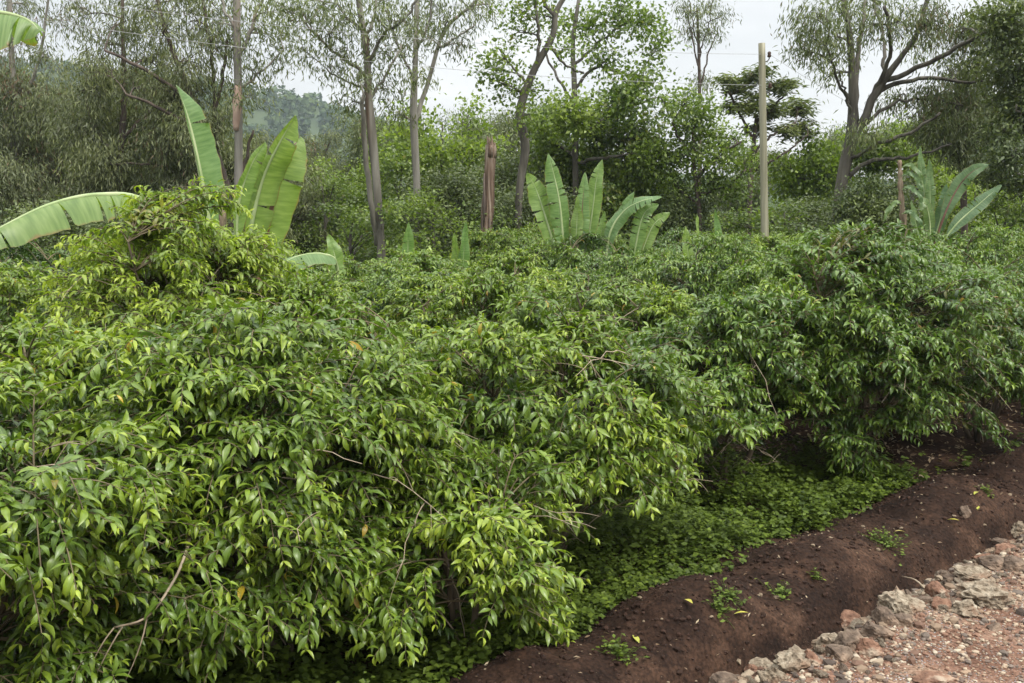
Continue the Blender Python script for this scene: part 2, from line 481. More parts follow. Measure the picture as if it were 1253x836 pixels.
S2 = axis((-200, -20, 12), (-20, -3, 40), (-3, 10, 420), (10, 30, 50), (30, 300, 20))
V2 = axis((2.10, 3.6, 64), (3.6, 8.4, 48))
rs, rv = np.meshgrid(S2, V2, indexing='ij')
rh = road_h(rs, rv)
rx = P0[0] + rs * DS[0] + rv * DV[0]; ry = P0[1] + rs * DS[1] + rv * DV[1]
ns, nv = rs.shape
i, j = np.meshgrid(np.arange(ns - 1), np.arange(nv - 1), indexing='ij')
rq = np.stack([i * nv + j, i * nv + j + 1, (i + 1) * nv + j + 1, (i + 1) * nv + j], -1).reshape(-1, 4)[:, ::-1]
road = obj('road', mesh_data('road', np.stack([rx, ry, rh], -1).reshape(-1, 3), rq, M['road']))
tag(road, 'reddish dirt road surface strewn with pale gravel', kind='structure')


def ground_at(x, y):
    s, v = to_sv(x, y)
    if v > 2.25: return float(road_h(np.array(s), np.array(v)))
    return float(ground_h(np.array(s), np.array(v)))


def surf(s, v):
    p = sv(s, v)
    z = float(road_h(np.array(s), np.array(v))) if v > 2.2 else float(ground_h(np.array(s), np.array(v)))
    return A(p[0], p[1], z)


# ------------------------------------------------------------------ coffee bushes
def bush_parts(seed, H, R, n_br, nt, leafL=.113, sparse=1.0, pale=False, young=0.0, mats=None, low=.22, cone=0.0):
    rng = np.random.default_rng(seed)
    zc = .52 * H
    nst = int(rng.integers(3, 6))
    stems, stem_tubes = [], []
    for k in range(nst):
        az = 6.283 * (k + rng.uniform(-.3, .3)) / nst
        r = R * rng.uniform(.25, .62)
        b = A(.07 * math.cos(az), .07 * math.sin(az), -.03)
        e = A(r * math.cos(az), r * math.sin(az), H * rng.uniform(.72, .92))
        c = A(r * .45 * math.cos(az + .4), r * .45 * math.sin(az + .4), H * .38)
        pl = bez(b, c, e, 12)
        pl[1:-1] += rng.normal(0, .012, (10, 3))
        stems.append(pl)
        t = Tubes(); t.add(pl, np.linspace(rng.uniform(.026, .038), .009, 12), 7)
        stem_tubes.append(t)
    allst = np.concatenate(stems)
    # lumps make the outline uneven
    ld = unit(rng.normal(size=(16, 3)) * A(1, 1, .8)); la = rng.uniform(-.2, .2, 16)
    tw = Tubes()
    O, T, AG, LL, UPR = [], [], [], [], []

    AGE0 = [0.0]

    def leaf_run(pl, a0, spacing, scale):
        seg = np.linalg.norm(np.diff(pl, axis=0), axis=1)
        cum = np.concatenate([[0], np.cumsum(seg)])
        tot = cum[-1]
        if tot < .05: return
        pos = np.arange(tot, a0 * tot, -spacing)
        pos = pos[rng.random(len(pos)) < .93 * sparse]
        if not len(pos): return
        p = np.stack([np.interp(pos, cum, pl[:, k]) for k in range(3)], 1)
        pt = np.stack([np.interp(np.clip(pos - .03, 0, tot), cum, pl[:, k]) for k in range(3)], 1)
        pf = np.stack([np.interp(np.clip(pos + .03, 0, tot), cum, pl[:, k]) for k in range(3)], 1)
        tan = unit(pf - pt)
        rank = (tot - pos) / .42
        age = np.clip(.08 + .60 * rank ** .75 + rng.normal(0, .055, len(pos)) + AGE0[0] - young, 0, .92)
        sz = scale * np.clip(.55 + 1.6 * (tot - pos) / .22, .5, 1.0) * rng.uniform(.82, 1.15, len(pos))
        O.append(p); T.append(tan); AG.append(age); LL.append(sz)

    ncl = max(16, n_br // 8)
    cds, cfs, cag = [], [], []
    while len(cds) < ncl:
        d = unit(rng.normal(size=3))
        if d[2] < -.62 or (d[2] < -.25 and rng.random() < .25): continue
        if cds and np.max(np.array(cds) @ d) > .965 and rng.random() < .8: continue
        cds.append(d); cfs.append(rng.uniform(.78, 1.14)); cag.append(rng.normal(0, .07))
    for k in range(n_br):
        ci = rng.integers(ncl)
        d = unit(cds[ci] + rng.normal(0, .125, 3))
        AGE0[0] = cag[ci]
        lump = 1 + float(np.sum(la * np.exp(-((1 - ld @ d) / .16) ** 1)))
        f = lump * cfs[ci] * (rng.uniform(.88, 1.04) if rng.random() < .74 else rng.uniform(.6, .9))
        fh = f * (1 - cone * max(d[2], 0) + .35 * cone)
        e = A(R * d[0] * fh, R * d[1] * fh, zc + ((H - zc) * d[2] if d[2] > 0 else (zc - low * H) * d[2] / .62) * f)
        hd = math.hypot(e[0], e[1])
        zs = np.clip(e[2] - .06 - .3 * hd * rng.uniform(.0, 1.2), .22 * H, .9 * H)
        cand = allst[np.abs(allst[:, 2] - zs) < .25]
        if not len(cand): cand = allst
        st = cand[np.argmin(np.sum((cand[:, :2] - e[:2]) ** 2, 1) + .5 * R * R * rng.random(len(cand)))]
        dist = np.linalg.norm(e - st)
        up = (.16 + .30 * rng.random()) * dist + .04
        c = st + (e - st) * .6 + A(0, 0, up)
        tip = e + A(0, 0, -.10 * dist * rng.random())
        pl = bez(st, c, tip, 9)
        tw.add(pl, np.linspace(.0075, .0028, 9), 4, cap=False)
        leaf_run(pl, .05 if dist < .45 else .42 if rng.random() < .5 else .2, rng.uniform(.043, .056), 1.0)
        nsec = rng.integers(3, 6)
        for q in range(nsec):
            fr = rng.uniform(.45, .9)
            ii = int(fr * 8)
            p = pl[ii]; tan = unit(pl[min(8, ii + 1)] - pl[ii - 1])
            sd = unit(np.cross(tan, A(0, 0, 1)) + rng.normal(0, .15, 3)) * rng.choice([-1, 1])
            ln = rng.uniform(.14, .36)
            dd = unit(sd * .75 + tan * .65 + A(0, 0, rng.uniform(.0, .45)))
            e2 = p + dd * ln + A(0, 0, -.25 * ln)
            p2 = bez(p, p + dd * ln * .6 + A(0, 0, .05 * ln), e2, 6)
            tw.add(p2, np.linspace(.004, .002, 6), 3, cap=False)
            leaf_run(p2, .08, rng.uniform(.040, .054), .95)
    # bare dry twigs poking out here and there
    dead = Tubes()
    for k in range(max(3, int(n_br * .06))):
        d = unit(rng.normal(size=3) + A(0, 0, .1))
        st = allst[rng.integers(len(allst))]
        e = A(R * d[0], R * d[1], zc + d[2] * (H - zc) * .75)
        ln = np.linalg.norm(e - st)
        pl = bez(st, st + (e - st) * .5 + A(0, 0, .25 * ln), e, 10) + rng.normal(0, .008, (10, 3))
        dead.add(pl, np.linspace(.0065, .002, 10), 4, cap=False)
        for q in range(3):
            ii = rng.integers(4, 9)
            e3 = pl[ii] + unit(rng.normal(size=3) + unit(pl[ii] - pl[ii - 1])) * rng.uniform(.1, .3)
            dead.add(bez(pl[ii], (pl[ii] + e3) / 2 + A(0, 0, .03), e3, 5), np.linspace(.003, .0012, 5), 3, cap=False)
    o = np.concatenate(O); T = np.concatenate(T); age = np.concatenate(AG); sz = np.concatenate(LL)
    n = len(o)
    # pairs of leaves either side
    side = unit(np.cross(T, A(0, 0, 1)[None] + rng.normal(0, .35, (n, 3))))
    ra = rng.normal(0, .5, (n, 1))
    side = unit(side * np.cos(ra) + np.cross(T, side) * np.sin(ra))
    o = np.concatenate([o, o]); T2 = np.concatenate([T, T]); sd = np.concatenate([side, -side])
    age = np.concatenate([age, age]) + rng.normal(0, .035, 2 * n)
    yl = rng.random(2 * n) < .0045
    age = np.clip(age, 0, .9); age[yl] = rng.uniform(.95, 1.0, yl.sum())
    sz = np.concatenate([sz, sz])
    N = 2 * n
    dd = unit(sd * rng.uniform(.55, 1.0, (N, 1)) + T2 * rng.uniform(.3, 1.0, (N, 1)) + A(0, 0, 1) * rng.uniform(-.6, .1, (N, 1)) + rng.normal(0, .15, (N, 3)))
    steep = np.abs(dd[:, 2]) > .85
    upv = A(0, 0, 1) + rng.normal(0, .33, (N, 3)) + np.where(steep[:, None], o * A(1, 1, 0) * .8, 0)
    Ln = leafL * sz * rng.uniform(.76, 1.22, N)
    W = Ln * rng.uniform(.25, .325, N)
    arch = rng.uniform(.8, 2.1, N)
    th0 = rng.uniform(.1, .75, N)
    fold = rng.uniform(.2, .6, N)
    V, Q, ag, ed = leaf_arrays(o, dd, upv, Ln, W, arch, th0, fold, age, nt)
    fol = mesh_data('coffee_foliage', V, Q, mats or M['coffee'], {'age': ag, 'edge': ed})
    return fol, tw.mesh('coffee_branching', M['twig']), [t.mesh('coffee_stem', M['stem']) for t in stem_tubes], dead.mesh('coffee_dry_twigs', M['deadtwig'])


BUSHES = []


def build_bush(parts, loc, rz, sc, label, group, stems=True):
    r = empty('coffee_bush', loc, rz, sc)
    tag(r, label, 'coffee bush', group)
    fol, tw, st, dead = parts
    obj('foliage', fol, r)
    obj('branching', tw, r)
    if stems:
        for s in st: obj('stem', s, r)
        obj('dry_twig_tangle', dead, r)
    BUSHES.append(r)
    return r


G1 = 'coffee bushes in the row along the soil bank'
front = [
    # s, v, H, R, seed, n_br, lowest leaves (share of H), label
    (-4.55, .05, 2.30, 1.50, 11, 400, .06, 'coffee bush at the lower left corner, with a bare arching branch on its side'),
    (-2.55, .10, 2.30, 1.42, 12, 400, .06, 'front coffee bush whose drooping leaf skirt reaches the bottom edge of the view'),
    (0.05, 0.0, 2.25, 1.42, 13, 360, .32, 'coffee bush on a forked leaning stem, nearest the first soil heap'),
    (-1.5, .85, 1.40, .88, 16, 170, .02, 'low coffee bush on a thin leaning stem at the bottom edge beside the soil'),
    (2.95, -.30, 2.10, 1.10, 14, 240, .35, 'dark coffee bush with clumped upright stems in the green ground cover'),
    (7.2, .40, 2.5, 1.62, 17, 330, .06, 'coffee bush next beyond the big rounded one, its leaves hanging over the far soil heap'),
    (9.7, .40, 2.4, 1.55, 18, 230, .06, 'coffee bush cut by the right edge of the view beyond the far soil heap'),
    (4.75, 0.15, 2.55, 1.72, 15, 500, .18, 'big rounded glossy coffee bush overhanging the bare leaf litter at the right'),
]
for s, v, H, R, seed, nb, lw, lab in front:
    p = sv(s, v)
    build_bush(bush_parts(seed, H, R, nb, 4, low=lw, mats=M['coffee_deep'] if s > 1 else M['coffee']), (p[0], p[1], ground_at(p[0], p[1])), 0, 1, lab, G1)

tall = sv(-1.6, -3.4)
build_bush(bush_parts(23, 3.3, 1.30, 380, 3, mats=M['coffee_yellow'], sparse=.9, young=.0, leafL=.112, low=.1, cone=.55), (tall[0], tall[1], 0), .4, 1,
           'tall leggy coffee bush with yellowish leaves rising in front of the large false banana', 'coffee bushes in the second row')

VARS = [bush_parts(40 + k, 2.32, 1.24, 290, 3, mats=M['coffee_deep'] if k % 2 else M['coffee']) for k in range(4)]
FARV = [bush_parts(60 + k, 2.3, 1.32, 230, 2, leafL=.125, mats=M['coffee_far'] if k != 1 else M['coffee_far_deep']) for k in range(3)]
rr = random.Random(5)
mid_labels = {}
cnt = 0
spots = []
for row in range(1, 10):
    v = -2.15 * row
    s = -9.0 + rr.uniform(-.6, .6) + 1.1 * (row % 2)
    while s < 26:
        ss = s + rr.uniform(-.3, .3); vv = v + rr.uniform(-.3, .3)
        p = sv(ss, vv)
        hgt = rr.uniform(.86, 1.08) if row < 3 else rr.uniform(.84, 1.0)
        s += 2.25
        if p[1] < 3.5 or p[1] > (18.5 if ss < 9 else 25): continue
        if row in (1, 2) and math.hypot(p[0] - tall[0], p[1] - tall[1]) < 1.25: continue
        px, py = project(A(p[0], p[1], 2.0))
        if px < -130 or px > 1400: continue
        if px < 340 and 2 <= row <= 4: hgt *= 1.22
        spots.append((row, ss, p, hgt, px, py))

UNIQUE = []
for row, ss, p, hgt, px, py in spots:
    near = row <= 3
    src = VARS if near else FARV
    parts = src[rr.randrange(len(src))]
    if row in (1, 2): parts = VARS[rr.choice((0, 2))] if px < 800 else VARS[rr.choice((1, 3, 1, 2))]
    z = ground_at(p[0], p[1])
    where = 'left' if px < 300 else 'middle' if px < 800 else 'right'
    if row == 1: grp = 'coffee bushes in the second row'
    elif row <= 3: grp = 'coffee bushes in the packed rows behind'
    else: grp = 'far coffee bushes below the tree line'
    lab = None
    BUSHES_spec = (px, row)
    b = build_bush(parts, (p[0], p[1], z), rr.uniform(0, 6.28), (1, 1, hgt) if not near else (rr.uniform(.95, 1.08),) * 2 + (hgt,), None, grp, stems=(row <= 2))
    b['_px'] = px; b['_row'] = row

# labels: ordered along each row so that each says where it stands
ORD = ['first', 'second', 'third', 'fourth', 'fifth', 'sixth', 'seventh', 'eighth', 'ninth', 'tenth', 'eleventh', 'twelfth']
ROWN = {1: 'second row, just behind the front bushes', 2: 'third row back', 3: 'fourth row back', 4: 'fifth row back', 5: 'sixth row back', 6: 'seventh row back', 7: 'eighth row back', 8: 'ninth row back', 9: 'hindmost row under the trees'}
for row in range(1, 10):
    bs = sorted([b for b in BUSHES if b.get('_row') == row], key=lambda b: b['_px'])
    for k, b in enumerate(bs):
        b['label'] = '%s coffee bush from the left in the %s' % (ORD[k].capitalize(), ROWN[row])
for b in BUSHES:
    for k in ('_px', '_row'):
        if k in b: del b[k]

# bare arching branch hanging out of the lower-left bush, tied to that bush as a part
lb = BUSHES[0]
br = Tubes()
inv = np.array(lb.location)


def loc_of(px, py, Y): return at(px, py, Y) - inv


pl = smooth_poly([loc_of(235, 600, 6.0), loc_of(236, 640, 5.6), loc_of(226, 680, 5.2), loc_of(210, 715, 4.95), loc_of(180, 755, 4.8), loc_of(140, 768, 4.8)], 22)
br.add(pl, np.linspace(.011, .005, 22), 6)
for a, b_, c in (((140, 768), (120, 790), (102, 836)), ((150, 767), (128, 800), (112, 840)), ((180, 752), (176, 790), (150, 840))):
    br.add(bez(loc_of(*a, 4.82), loc_of(*b_, 4.75), loc_of(*c, 4.8), 8), np.linspace(.005, .002, 8), 4)
tag(obj('bare_branch', br.mesh('bare_branch', M['deadtwig']), lb), 'bare pale branch arching down out of the leaves')

# ------------------------------------------------------------------ false bananas
def enset_mats():
    m, nt, out = new_mat('false_banana_blade'); L = nt.links.new
    at_ = nt.nodes.new('ShaderNodeAttribute'); at_.attribute_name = 'along'
    ac = nt.nodes.new('ShaderNodeAttribute'); ac.attribute_name = 'across'
    oi = nt.nodes.new('ShaderNodeObjectInfo')
    cb = nt.nodes.new('ShaderNodeCombineXYZ')
    mu = nt.nodes.new('ShaderNodeMath'); mu.operation = 'MULTIPLY'; mu.inputs[1].default_value = 70; L(at_.outputs['Fac'], mu.inputs[0])
    m2 = nt.nodes.new('ShaderNodeMath'); m2.operation = 'MULTIPLY'; m2.inputs[1].default_value = 1.2; L(ac.outputs['Fac'], m2.inputs[0])
    L(mu.outputs[0], cb.inputs[0]); L(m2.outputs[0], cb.inputs[1]); L(oi.outputs['Random'], cb.inputs[2])
    n = nt.nodes.new('ShaderNodeTexNoise'); n.inputs['Scale'].default_value = 1.0; n.inputs['Detail'].default_value = 3; L(cb.outputs[0], n.inputs['Vector'])
    r = ramp(nt, [(.3, g(.112, .190, .052)), (.5, g(.160, .248, .074)), (.7, g(.215, .305, .108))]); L(n.outputs['Fac'], r.inputs['Fac'])
    tint = ramp(nt, [(0, g(.75, .85, .95)), (.5, g(1, 1, 1)), (1, g(1.06, 1.02, .85))]); L(oi.outputs['Random'], tint.inputs['Fac'])
    mx = nt.nodes.new('ShaderNodeMixRGB'); mx.blend_type = 'MULTIPLY'; mx.inputs['Fac'].default_value = 1; L(r.outputs[0], mx.inputs['Color1']); L(tint.outputs[0], mx.inputs['Color2'])
    # browned ragged rim
    n3 = nt.nodes.new('ShaderNodeTexNoise'); n3.inputs['Scale'].default_value = .35; n3.inputs['Detail'].default_value = 4; L(cb.outputs[0], n3.inputs['Vector'])
    ad = nt.nodes.new('ShaderNodeMath'); ad.operation = 'MULTIPLY_ADD'; ad.inputs[1].default_value = .25; L(n3.outputs['Fac'], ad.inputs[0]); L(ac.outputs['Fac'], ad.inputs[2])
    mr = nt.nodes.new('ShaderNodeMapRange'); mr.inputs[1].default_value = 1.06; mr.inputs[2].default_value = 1.17; L(ad.outputs[0], mr.inputs[0])
    rim = nt.nodes.new('ShaderNodeMixRGB'); rim.inputs['Color2'].default_value = (.24, .15, .06, 1); L(mr.outputs[0], rim.inputs['Fac']); L(mx.outputs[0], rim.inputs['Color1'])
    geo = nt.nodes.new('ShaderNodeNewGeometry')
    un = nt.nodes.new('ShaderNodeMixRGB'); un.blend_type = 'MULTIPLY'; un.inputs['Color2'].default_value = (1.25, 1.22, 1.5, 1); L(geo.outputs['Backfacing'], un.inputs['Fac']); L(rim.outputs[0], un.inputs['Color1'])
    p = nt.nodes.new('ShaderNodeBsdfPrincipled'); p.inputs['Roughness'].default_value = .42; p.inputs['Specular IOR Level'].default_value = .5
    L(un.outputs[0], p.inputs['Base Color'])
    bu = nt.nodes.new('ShaderNodeBump'); bu.inputs['Strength'].default_value = .35; bu.inputs['Distance'].default_value = .01; L(n.outputs['Fac'], bu.inputs['Height']); L(bu.outputs[0], p.inputs['Normal'])
    t = nt.nodes.new('ShaderNodeBsdfTranslucent')
    tc = nt.nodes.new('ShaderNodeMixRGB'); tc.blend_type = 'MULTIPLY'; tc.inputs['Fac'].default_value = 1; tc.inputs['Color2'].default_value = (1.5, 1.6, .45, 1)
    L(rim.outputs[0], tc.inputs['Color1']); L(tc.outputs[0], t.inputs['Color'])
    ms = nt.nodes.new('ShaderNodeMixShader'); ms.inputs['Fac'].default_value = .33; L(p.outputs[0], ms.inputs[1]); L(t.outputs[0], ms.inputs[2]); L(ms.outputs[0], out.inputs['Surface'])
    M['enset'] = m
    M['enset'] = m; M['enset_dark'] = m.copy()
    for nd in M['enset_dark'].node_tree.nodes:
        if nd.type == 'VALTORGB' and len(nd.color_ramp.elements) == 3 and nd.color_ramp.elements[0].position > .2:
            for e_, c_ in zip(nd.color_ramp.elements, ((.080, .142, .055), (.118, .192, .076), (.165, .240, .108))): e_.color = (*c_, 1)
    M['enset_rib'] = noise_mat('false_banana_midrib', [(.3, g(.22, .30, .12)), (.7, g(.36, .42, .22))], scale=4, rough=.5, bump=0)
    M['enset_darkrib'] = noise_mat('false_banana_dark_midrib', [(.3, g(.10, .045, .035)), (.7, g(.17, .09, .06))], scale=4, rough=.5, bump=0)
    M['enset_stem'] = noise_mat('false_banana_stem', [(.3, g(.10, .11, .05)), (.5, g(.16, .11, .07)), (.7, g(.22, .22, .11))], scale=3, stretch=(4, 4, .6), rough=.6, bump=.4)
    M['dry_leaf'] = noise_mat('dry_hanging_leaf', [(.3, g(.11, .078, .05)), (.55, g(.23, .175, .12)), (.75, g(.38, .31, .225))], scale=5, stretch=(3, 3, .6), rough=.9, bump=.5)


enset_mats()


def enset_leaf(parent, ctrl, face, Wmax, fold=.5, tears=4, seed=0, t0=.18, rib='enset_rib', wave=.022, droop=0.0, lr=(1., 1.), mat='enset'):
    """ctrl: 3-D midrib points base to tip; face: the way the upper side looks; blade starts at t0."""
    rng = np.random.default_rng(seed)
    org = np.array(parent.location)
    c = smooth_poly(np.array(ctrl) - org, 40)
    tan = unit(np.gradient(c, axis=0))
    face = np.asarray(face, float)
    side = unit(np.cross(tan, face)); n = np.cross(side, tan)
    t = np.linspace(0, 1, 40)
    tb = np.clip((t - t0) / (1 - t0), 0, 1)
    w = np.where(t > t0, np.power(np.clip(np.sin(np.pi * np.power(tb, .80)), 0, 1), .70), 0) * Wmax * .5
    w *= 1 + .03 * np.sin(np.arange(40) * 1.7 + seed)
    NA = 7
    verts, quads, al, ac = [], [], [], []
    nb = 0
    first = int(t0 * 39)
    for sgn, mul in ((1, lr[0]), (-1, lr[1])):
        cuts = sorted(set(rng.integers(first + 4, 36, tears).tolist())) if tears else []
        segs = []
        prev = first
        for k in cuts + [39]:
            if k - prev >= 2:
                segs.append((prev, k)); prev = k
        for si, (a, b) in enumerate(segs):
            idx = np.arange(a, b + 1)
            ex = rng.uniform(-.12, .15) * (1 if tears else 0) + (rng.uniform(-.1, .3) if tears > 3 else 0) + droop
            shift = 0.0
            sub = []
            for q in range(NA):
                u = q / (NA - 1)
                ang = fold - (fold + .35 + ex) * u ** 1.3
                # the strip bends back over the rim
                ru = u * w[idx] * mul
                lift = np.sin(fold) * ru * (1 - .75 * u) - ex * ru * u * .9
                wav = wave * u * np.sin(idx * .45 + seed * 3 + sgn) * (w[idx] > .02)
                slide = np.where(idx == b, -.25 * u * (1 if si < len(segs) - 1 else 0), 0) * (c[1] - c[0] if False else 1)
                pt = c[idx] + side[idx] * (sgn * ru * np.cos(fold * .8))[:, None] + n[idx] * (lift + wav)[:, None] + tan[idx] * ((.16 * u * w[idx]) + slide * w[idx])[:, None]
                if droop: pt[:, 2] -= droop * ru * u
                sub.append(pt)
            sub = np.stack(sub, 1)
            m_, k_ = sub.shape[:2]
            verts.append(sub.reshape(-1, 3))
            ii, jj = np.meshgrid(np.arange(m_ - 1), np.arange(k_ - 1), indexing='ij')
            qd = np.stack([ii * k_ + jj, ii * k_ + jj + 1, (ii + 1) * k_ + jj + 1, (ii + 1) * k_ + jj], -1).reshape(-1, 4) + nb
            if sgn < 0: qd = qd[:, ::-1]
            quads.append(qd)
            al.append(np.repeat(t[idx], k_)); ac.append(np.tile(np.linspace(0, 1, k_), m_))
            nb += m_ * k_
    me = mesh_data('false_banana_leaf', np.concatenate(verts), np.concatenate(quads), M[mat], {'along': np.concatenate(al), 'across': np.concatenate(ac)})
    lo = obj('leaf', me, parent)
    tb_ = Tubes()
    rad = np.where(t < t0, .035, .035 * (1 - tb) + .004) * min(1.0, Wmax / .5)
    tb_.add(c - n * .006, rad, 6)
    obj('midrib', tb_.mesh('false_banana_midrib', M[rib]), lo)
    return lo


def pseudostem(parent, h, r, lean=(0, 0)):
    t = Tubes(); n = 10
    z = np.linspace(-.1, h, n)
    t.add(np.stack([lean[0] * z / h, lean[1] * z / h, z], 1), np.linspace(r, r * .55, n), 12, rough=.06, rng=np.random.default_rng(3))
    obj('pseudostem', t.mesh('pseudostem', M['enset_stem']), parent)


def P(px, py, Y): return at(px, py, Y)


TOCAM = A(0, -1, .15)
# large plant at the left
Yl = 11.6
b0 = P(310, 470, Yl); base = (b0[0], b0[1], ground_at(b0[0], b0[1]))
e1 = empty('false_banana', base)
tag(e1, 'large false banana with tall upright paddle leaves and one leaf arching far left', 'false banana', 'false banana plants')
pseudostem(e1, 1.7, .2)
root_ = P(308, 400, Yl)
enset_leaf(e1, [root_, P(318, 330, Yl), P(336, 240, Yl), P(352, 190, Yl), P(369, 168, Yl + .1)], (.25, -1, .1), .56, fold=.3, tears=2, seed=1, t0=.22, rib='enset_darkrib', lr=(1., .22))
enset_leaf(e1, [root_, P(302, 320, Yl - .1), P(318, 230, Yl - .15), P(342, 175, Yl - .2), P(362, 141, Yl - .2)], (.8, -1, .1), .50, fold=.45, tears=2, seed=2, t0=.2, lr=(1, .35))
enset_leaf(e1, [P(303, 400, Yl), P(290, 310, Yl - .2), P(292, 250, Yl - .25), P(306, 205, Yl - .25), P(325, 174, Yl - .2)], (1, -.9, .1), .36, fold=.5, tears=1, seed=3, t0=.3, lr=(1, .5))
enset_leaf(e1, [P(300, 400, Yl + .2), P(268, 330, Yl + .3), P(246, 215, Yl + .3), P(232, 150, Yl + .3), P(216, 104, Yl + .3)], (1, -.8, .1), .60, fold=.3, tears=1, seed=4, t0=.22, lr=(1, .12))
enset_leaf(e1, [P(298, 400, Yl), P(250, 300, Yl - .2), P(180, 246, Yl - .6), P(120, 238, Yl - 1.0), P(60, 250, Yl - 1.5), P(0, 278, Yl - 2.0), P(-40, 300, Yl - 2.2)], (.0, -.45, 1), .44, fold=-.2, tears=5, seed=5, t0=.30, droop=.45)
# dry leaf flag behind the bush
dl = Tubes(); dl.add(bez(P(272, 235, Yl) - A(*base), P(276, 250, Yl) - A(*base), P(268, 300, Yl) - A(*base), 10), np.array([.01, .05, .06, .04, .05, .06, .05, .05, .04, .02]) * .8, 6, rough=.3, rng=np.random.default_rng(1))
obj('dry_leaf', dl.mesh('dry_leaf', M['dry_leaf']), e1)

# leaf tip entering at the top left; its plant stands outside the frame
b0 = P(-330, 420, 9.5); base = (b0[0], b0[1], 0)
e2 = empty('false_banana', base)
tag(e2, 'false banana whose single drooping leaf tip enters at the top left corner', 'false banana', 'false banana plants')
pseudostem(e2, 3.2, .22)
enset_leaf(e2, [P(-320, 220, 9.5), P(-200, 60, 9.3), P(-90, 12, 9.1), P(-10, 14, 9.0), P(30, 22, 9.0), P(50, 38, 9.0)], (0, -.4, 1), .50, fold=-.2, tears=5, seed=8, t0=.35, droop=.5)

# low young plant right of the large one
b0 = P(410, 420, 13); base = (b0[0], b0[1], ground_at(b0[0], b0[1]))
e3 = empty('false_banana', base)
tag(e3, 'low young false banana showing one upright pointed leaf and one grey-green leaf bent flat', 'false banana', 'false banana plants')
pseudostem(e3, 1.4, .12)
enset_leaf(e3, [P(412, 390, 13), P(413, 340, 13), P(409, 310, 13), P(402, 287, 13)], (.6, -1, .1), .24, fold=.5, tears=1, seed=11, t0=.2)
enset_leaf(e3, [P(410, 390, 13), P(412, 325, 12.9), P(395, 311, 12.6), P(365, 313, 12.3), P(340, 325, 12)], (0, -.5, 1), .34, fold=-.2, tears=3, seed=12, t0=.3, droop=.3)

# small leaves between the trunks
for px, label, ls in ((497, 'small false banana with two leaves in front of the pale forked eucalyptus', ((500, 272, 1.), (488, 298, .8))),
                      (563, 'small false banana with two narrow leaf tips before the broken stump', ((570, 272, .8), (556, 285, .7)))):
    Y = 18
    b0 = P(px, 390, Y); base = (b0[0], b0[1], ground_at(b0[0], b0[1]))
    e = empty('false_banana', base)
    tag(e, label, 'false banana', 'false banana plants')
    pseudostem(e, 1.5, .1)
    for k, (lx, ly, w) in enumerate(ls):
        enset_leaf(e, [P(px, 370, Y), P(px + (lx - px) * .5, 325, Y), P(lx, ly, Y - .1)], (.5 - k, -1, .1), .30 * w, fold=.5, tears=1, seed=20 + k + px, t0=.2)

# middle pair
Ym = 20.5
b0 = P(700, 380, Ym); base = (b0[0], b0[1], ground_at(b0[0], b0[1]))
e4 = empty('false_banana', base)
tag(e4, 'false banana in the middle with a fan of broad upright leaves', 'false banana', 'false banana plants')
pseudostem(e4, 1.6, .22)
enset_leaf(e4, [P(697, 350, Ym), P(690, 300, Ym), P(685, 250, Ym), P(678, 215, Ym), P(671, 188, Ym)], (.25, -1, .1), 0.48, fold=.3, tears=5, seed=31, t0=.15, lr=(.7, 1))
enset_leaf(e4, [P(694, 350, Ym), P(678, 300, Ym + .1), P(664, 255, Ym + .1), P(655, 230, Ym + .1), P(645, 212, Ym)], (.3, -1, .2), 0.47, fold=.2, tears=5, seed=32, t0=.15)
enset_leaf(e4, [P(698, 350, Ym), P(708, 300, Ym - .1), P(712, 260, Ym - .1), P(716, 210, Ym)], (.1, -1, .1), 0.39, fold=.5, tears=6, seed=33, t0=.15, rib='enset_darkrib')
enset_leaf(e4, [P(702, 350, Ym), P(718, 300, Ym + .2), P(726, 250, Ym + .2), P(730, 220, Ym + .2), P(737, 195, Ym + .2)], (-.3, -1, .1), 0.36, fold=.3, tears=3, seed=34, t0=.15)
enset_leaf(e4, [P(699, 350, Ym), P(704, 310, Ym - .2), P(706, 270, Ym - .2), P(707, 240, Ym - .2)], (-.6, -1, .1), 0.27, fold=.4, tears=5, seed=35, t0=.2)
b0 = P(762, 380, Ym + .8); base = (b0[0], b0[1], ground_at(b0[0], b0[1]))
e5 = empty('false_banana', base)
tag(e5, 'false banana with grey-green leaves bending right, just right of the upright fan', 'false banana', 'false banana plants')
pseudostem(e5, 1.5, .2)
Yn = Ym + .8
enset_leaf(e5, [P(740, 350, Yn), P(745, 290, Yn), P(762, 260, Yn), P(785, 246, Yn - .2), P(810, 241, Yn - .3)], (-.4, -.8, .8), 0.39, fold=-.05, tears=5, seed=41, t0=.15)
enset_leaf(e5, [P(742, 350, Yn), P(745, 295, Yn), P(760, 262, Yn + .1), P(776, 234, Yn + .1)], (-.6, -1, .3), 0.31, fold=.3, tears=4, seed=42, t0=.15)
enset_leaf(e5, [P(770, 350, Yn), P(778, 300, Yn - .1), P(788, 262, Yn - .1), P(806, 250, Yn - .1)], (-.3, -1, .2), 0.36, fold=.2, tears=6, seed=43, t0=.15)
enset_leaf(e5, [P(772, 350, Yn), P(785, 310, Yn), P(800, 275, Yn), P(820, 260, Yn)], (-.2, -1, .4), 0.33, fold=.2, tears=5, seed=44, t0=.15)
enset_leaf(e5, [P(735, 350, Yn), P(734, 300, Yn + .2), P(740, 258, Yn + .2)], (-.2, -1, .1), 0.25, fold=.3, tears=3, seed=45, t0=.15)

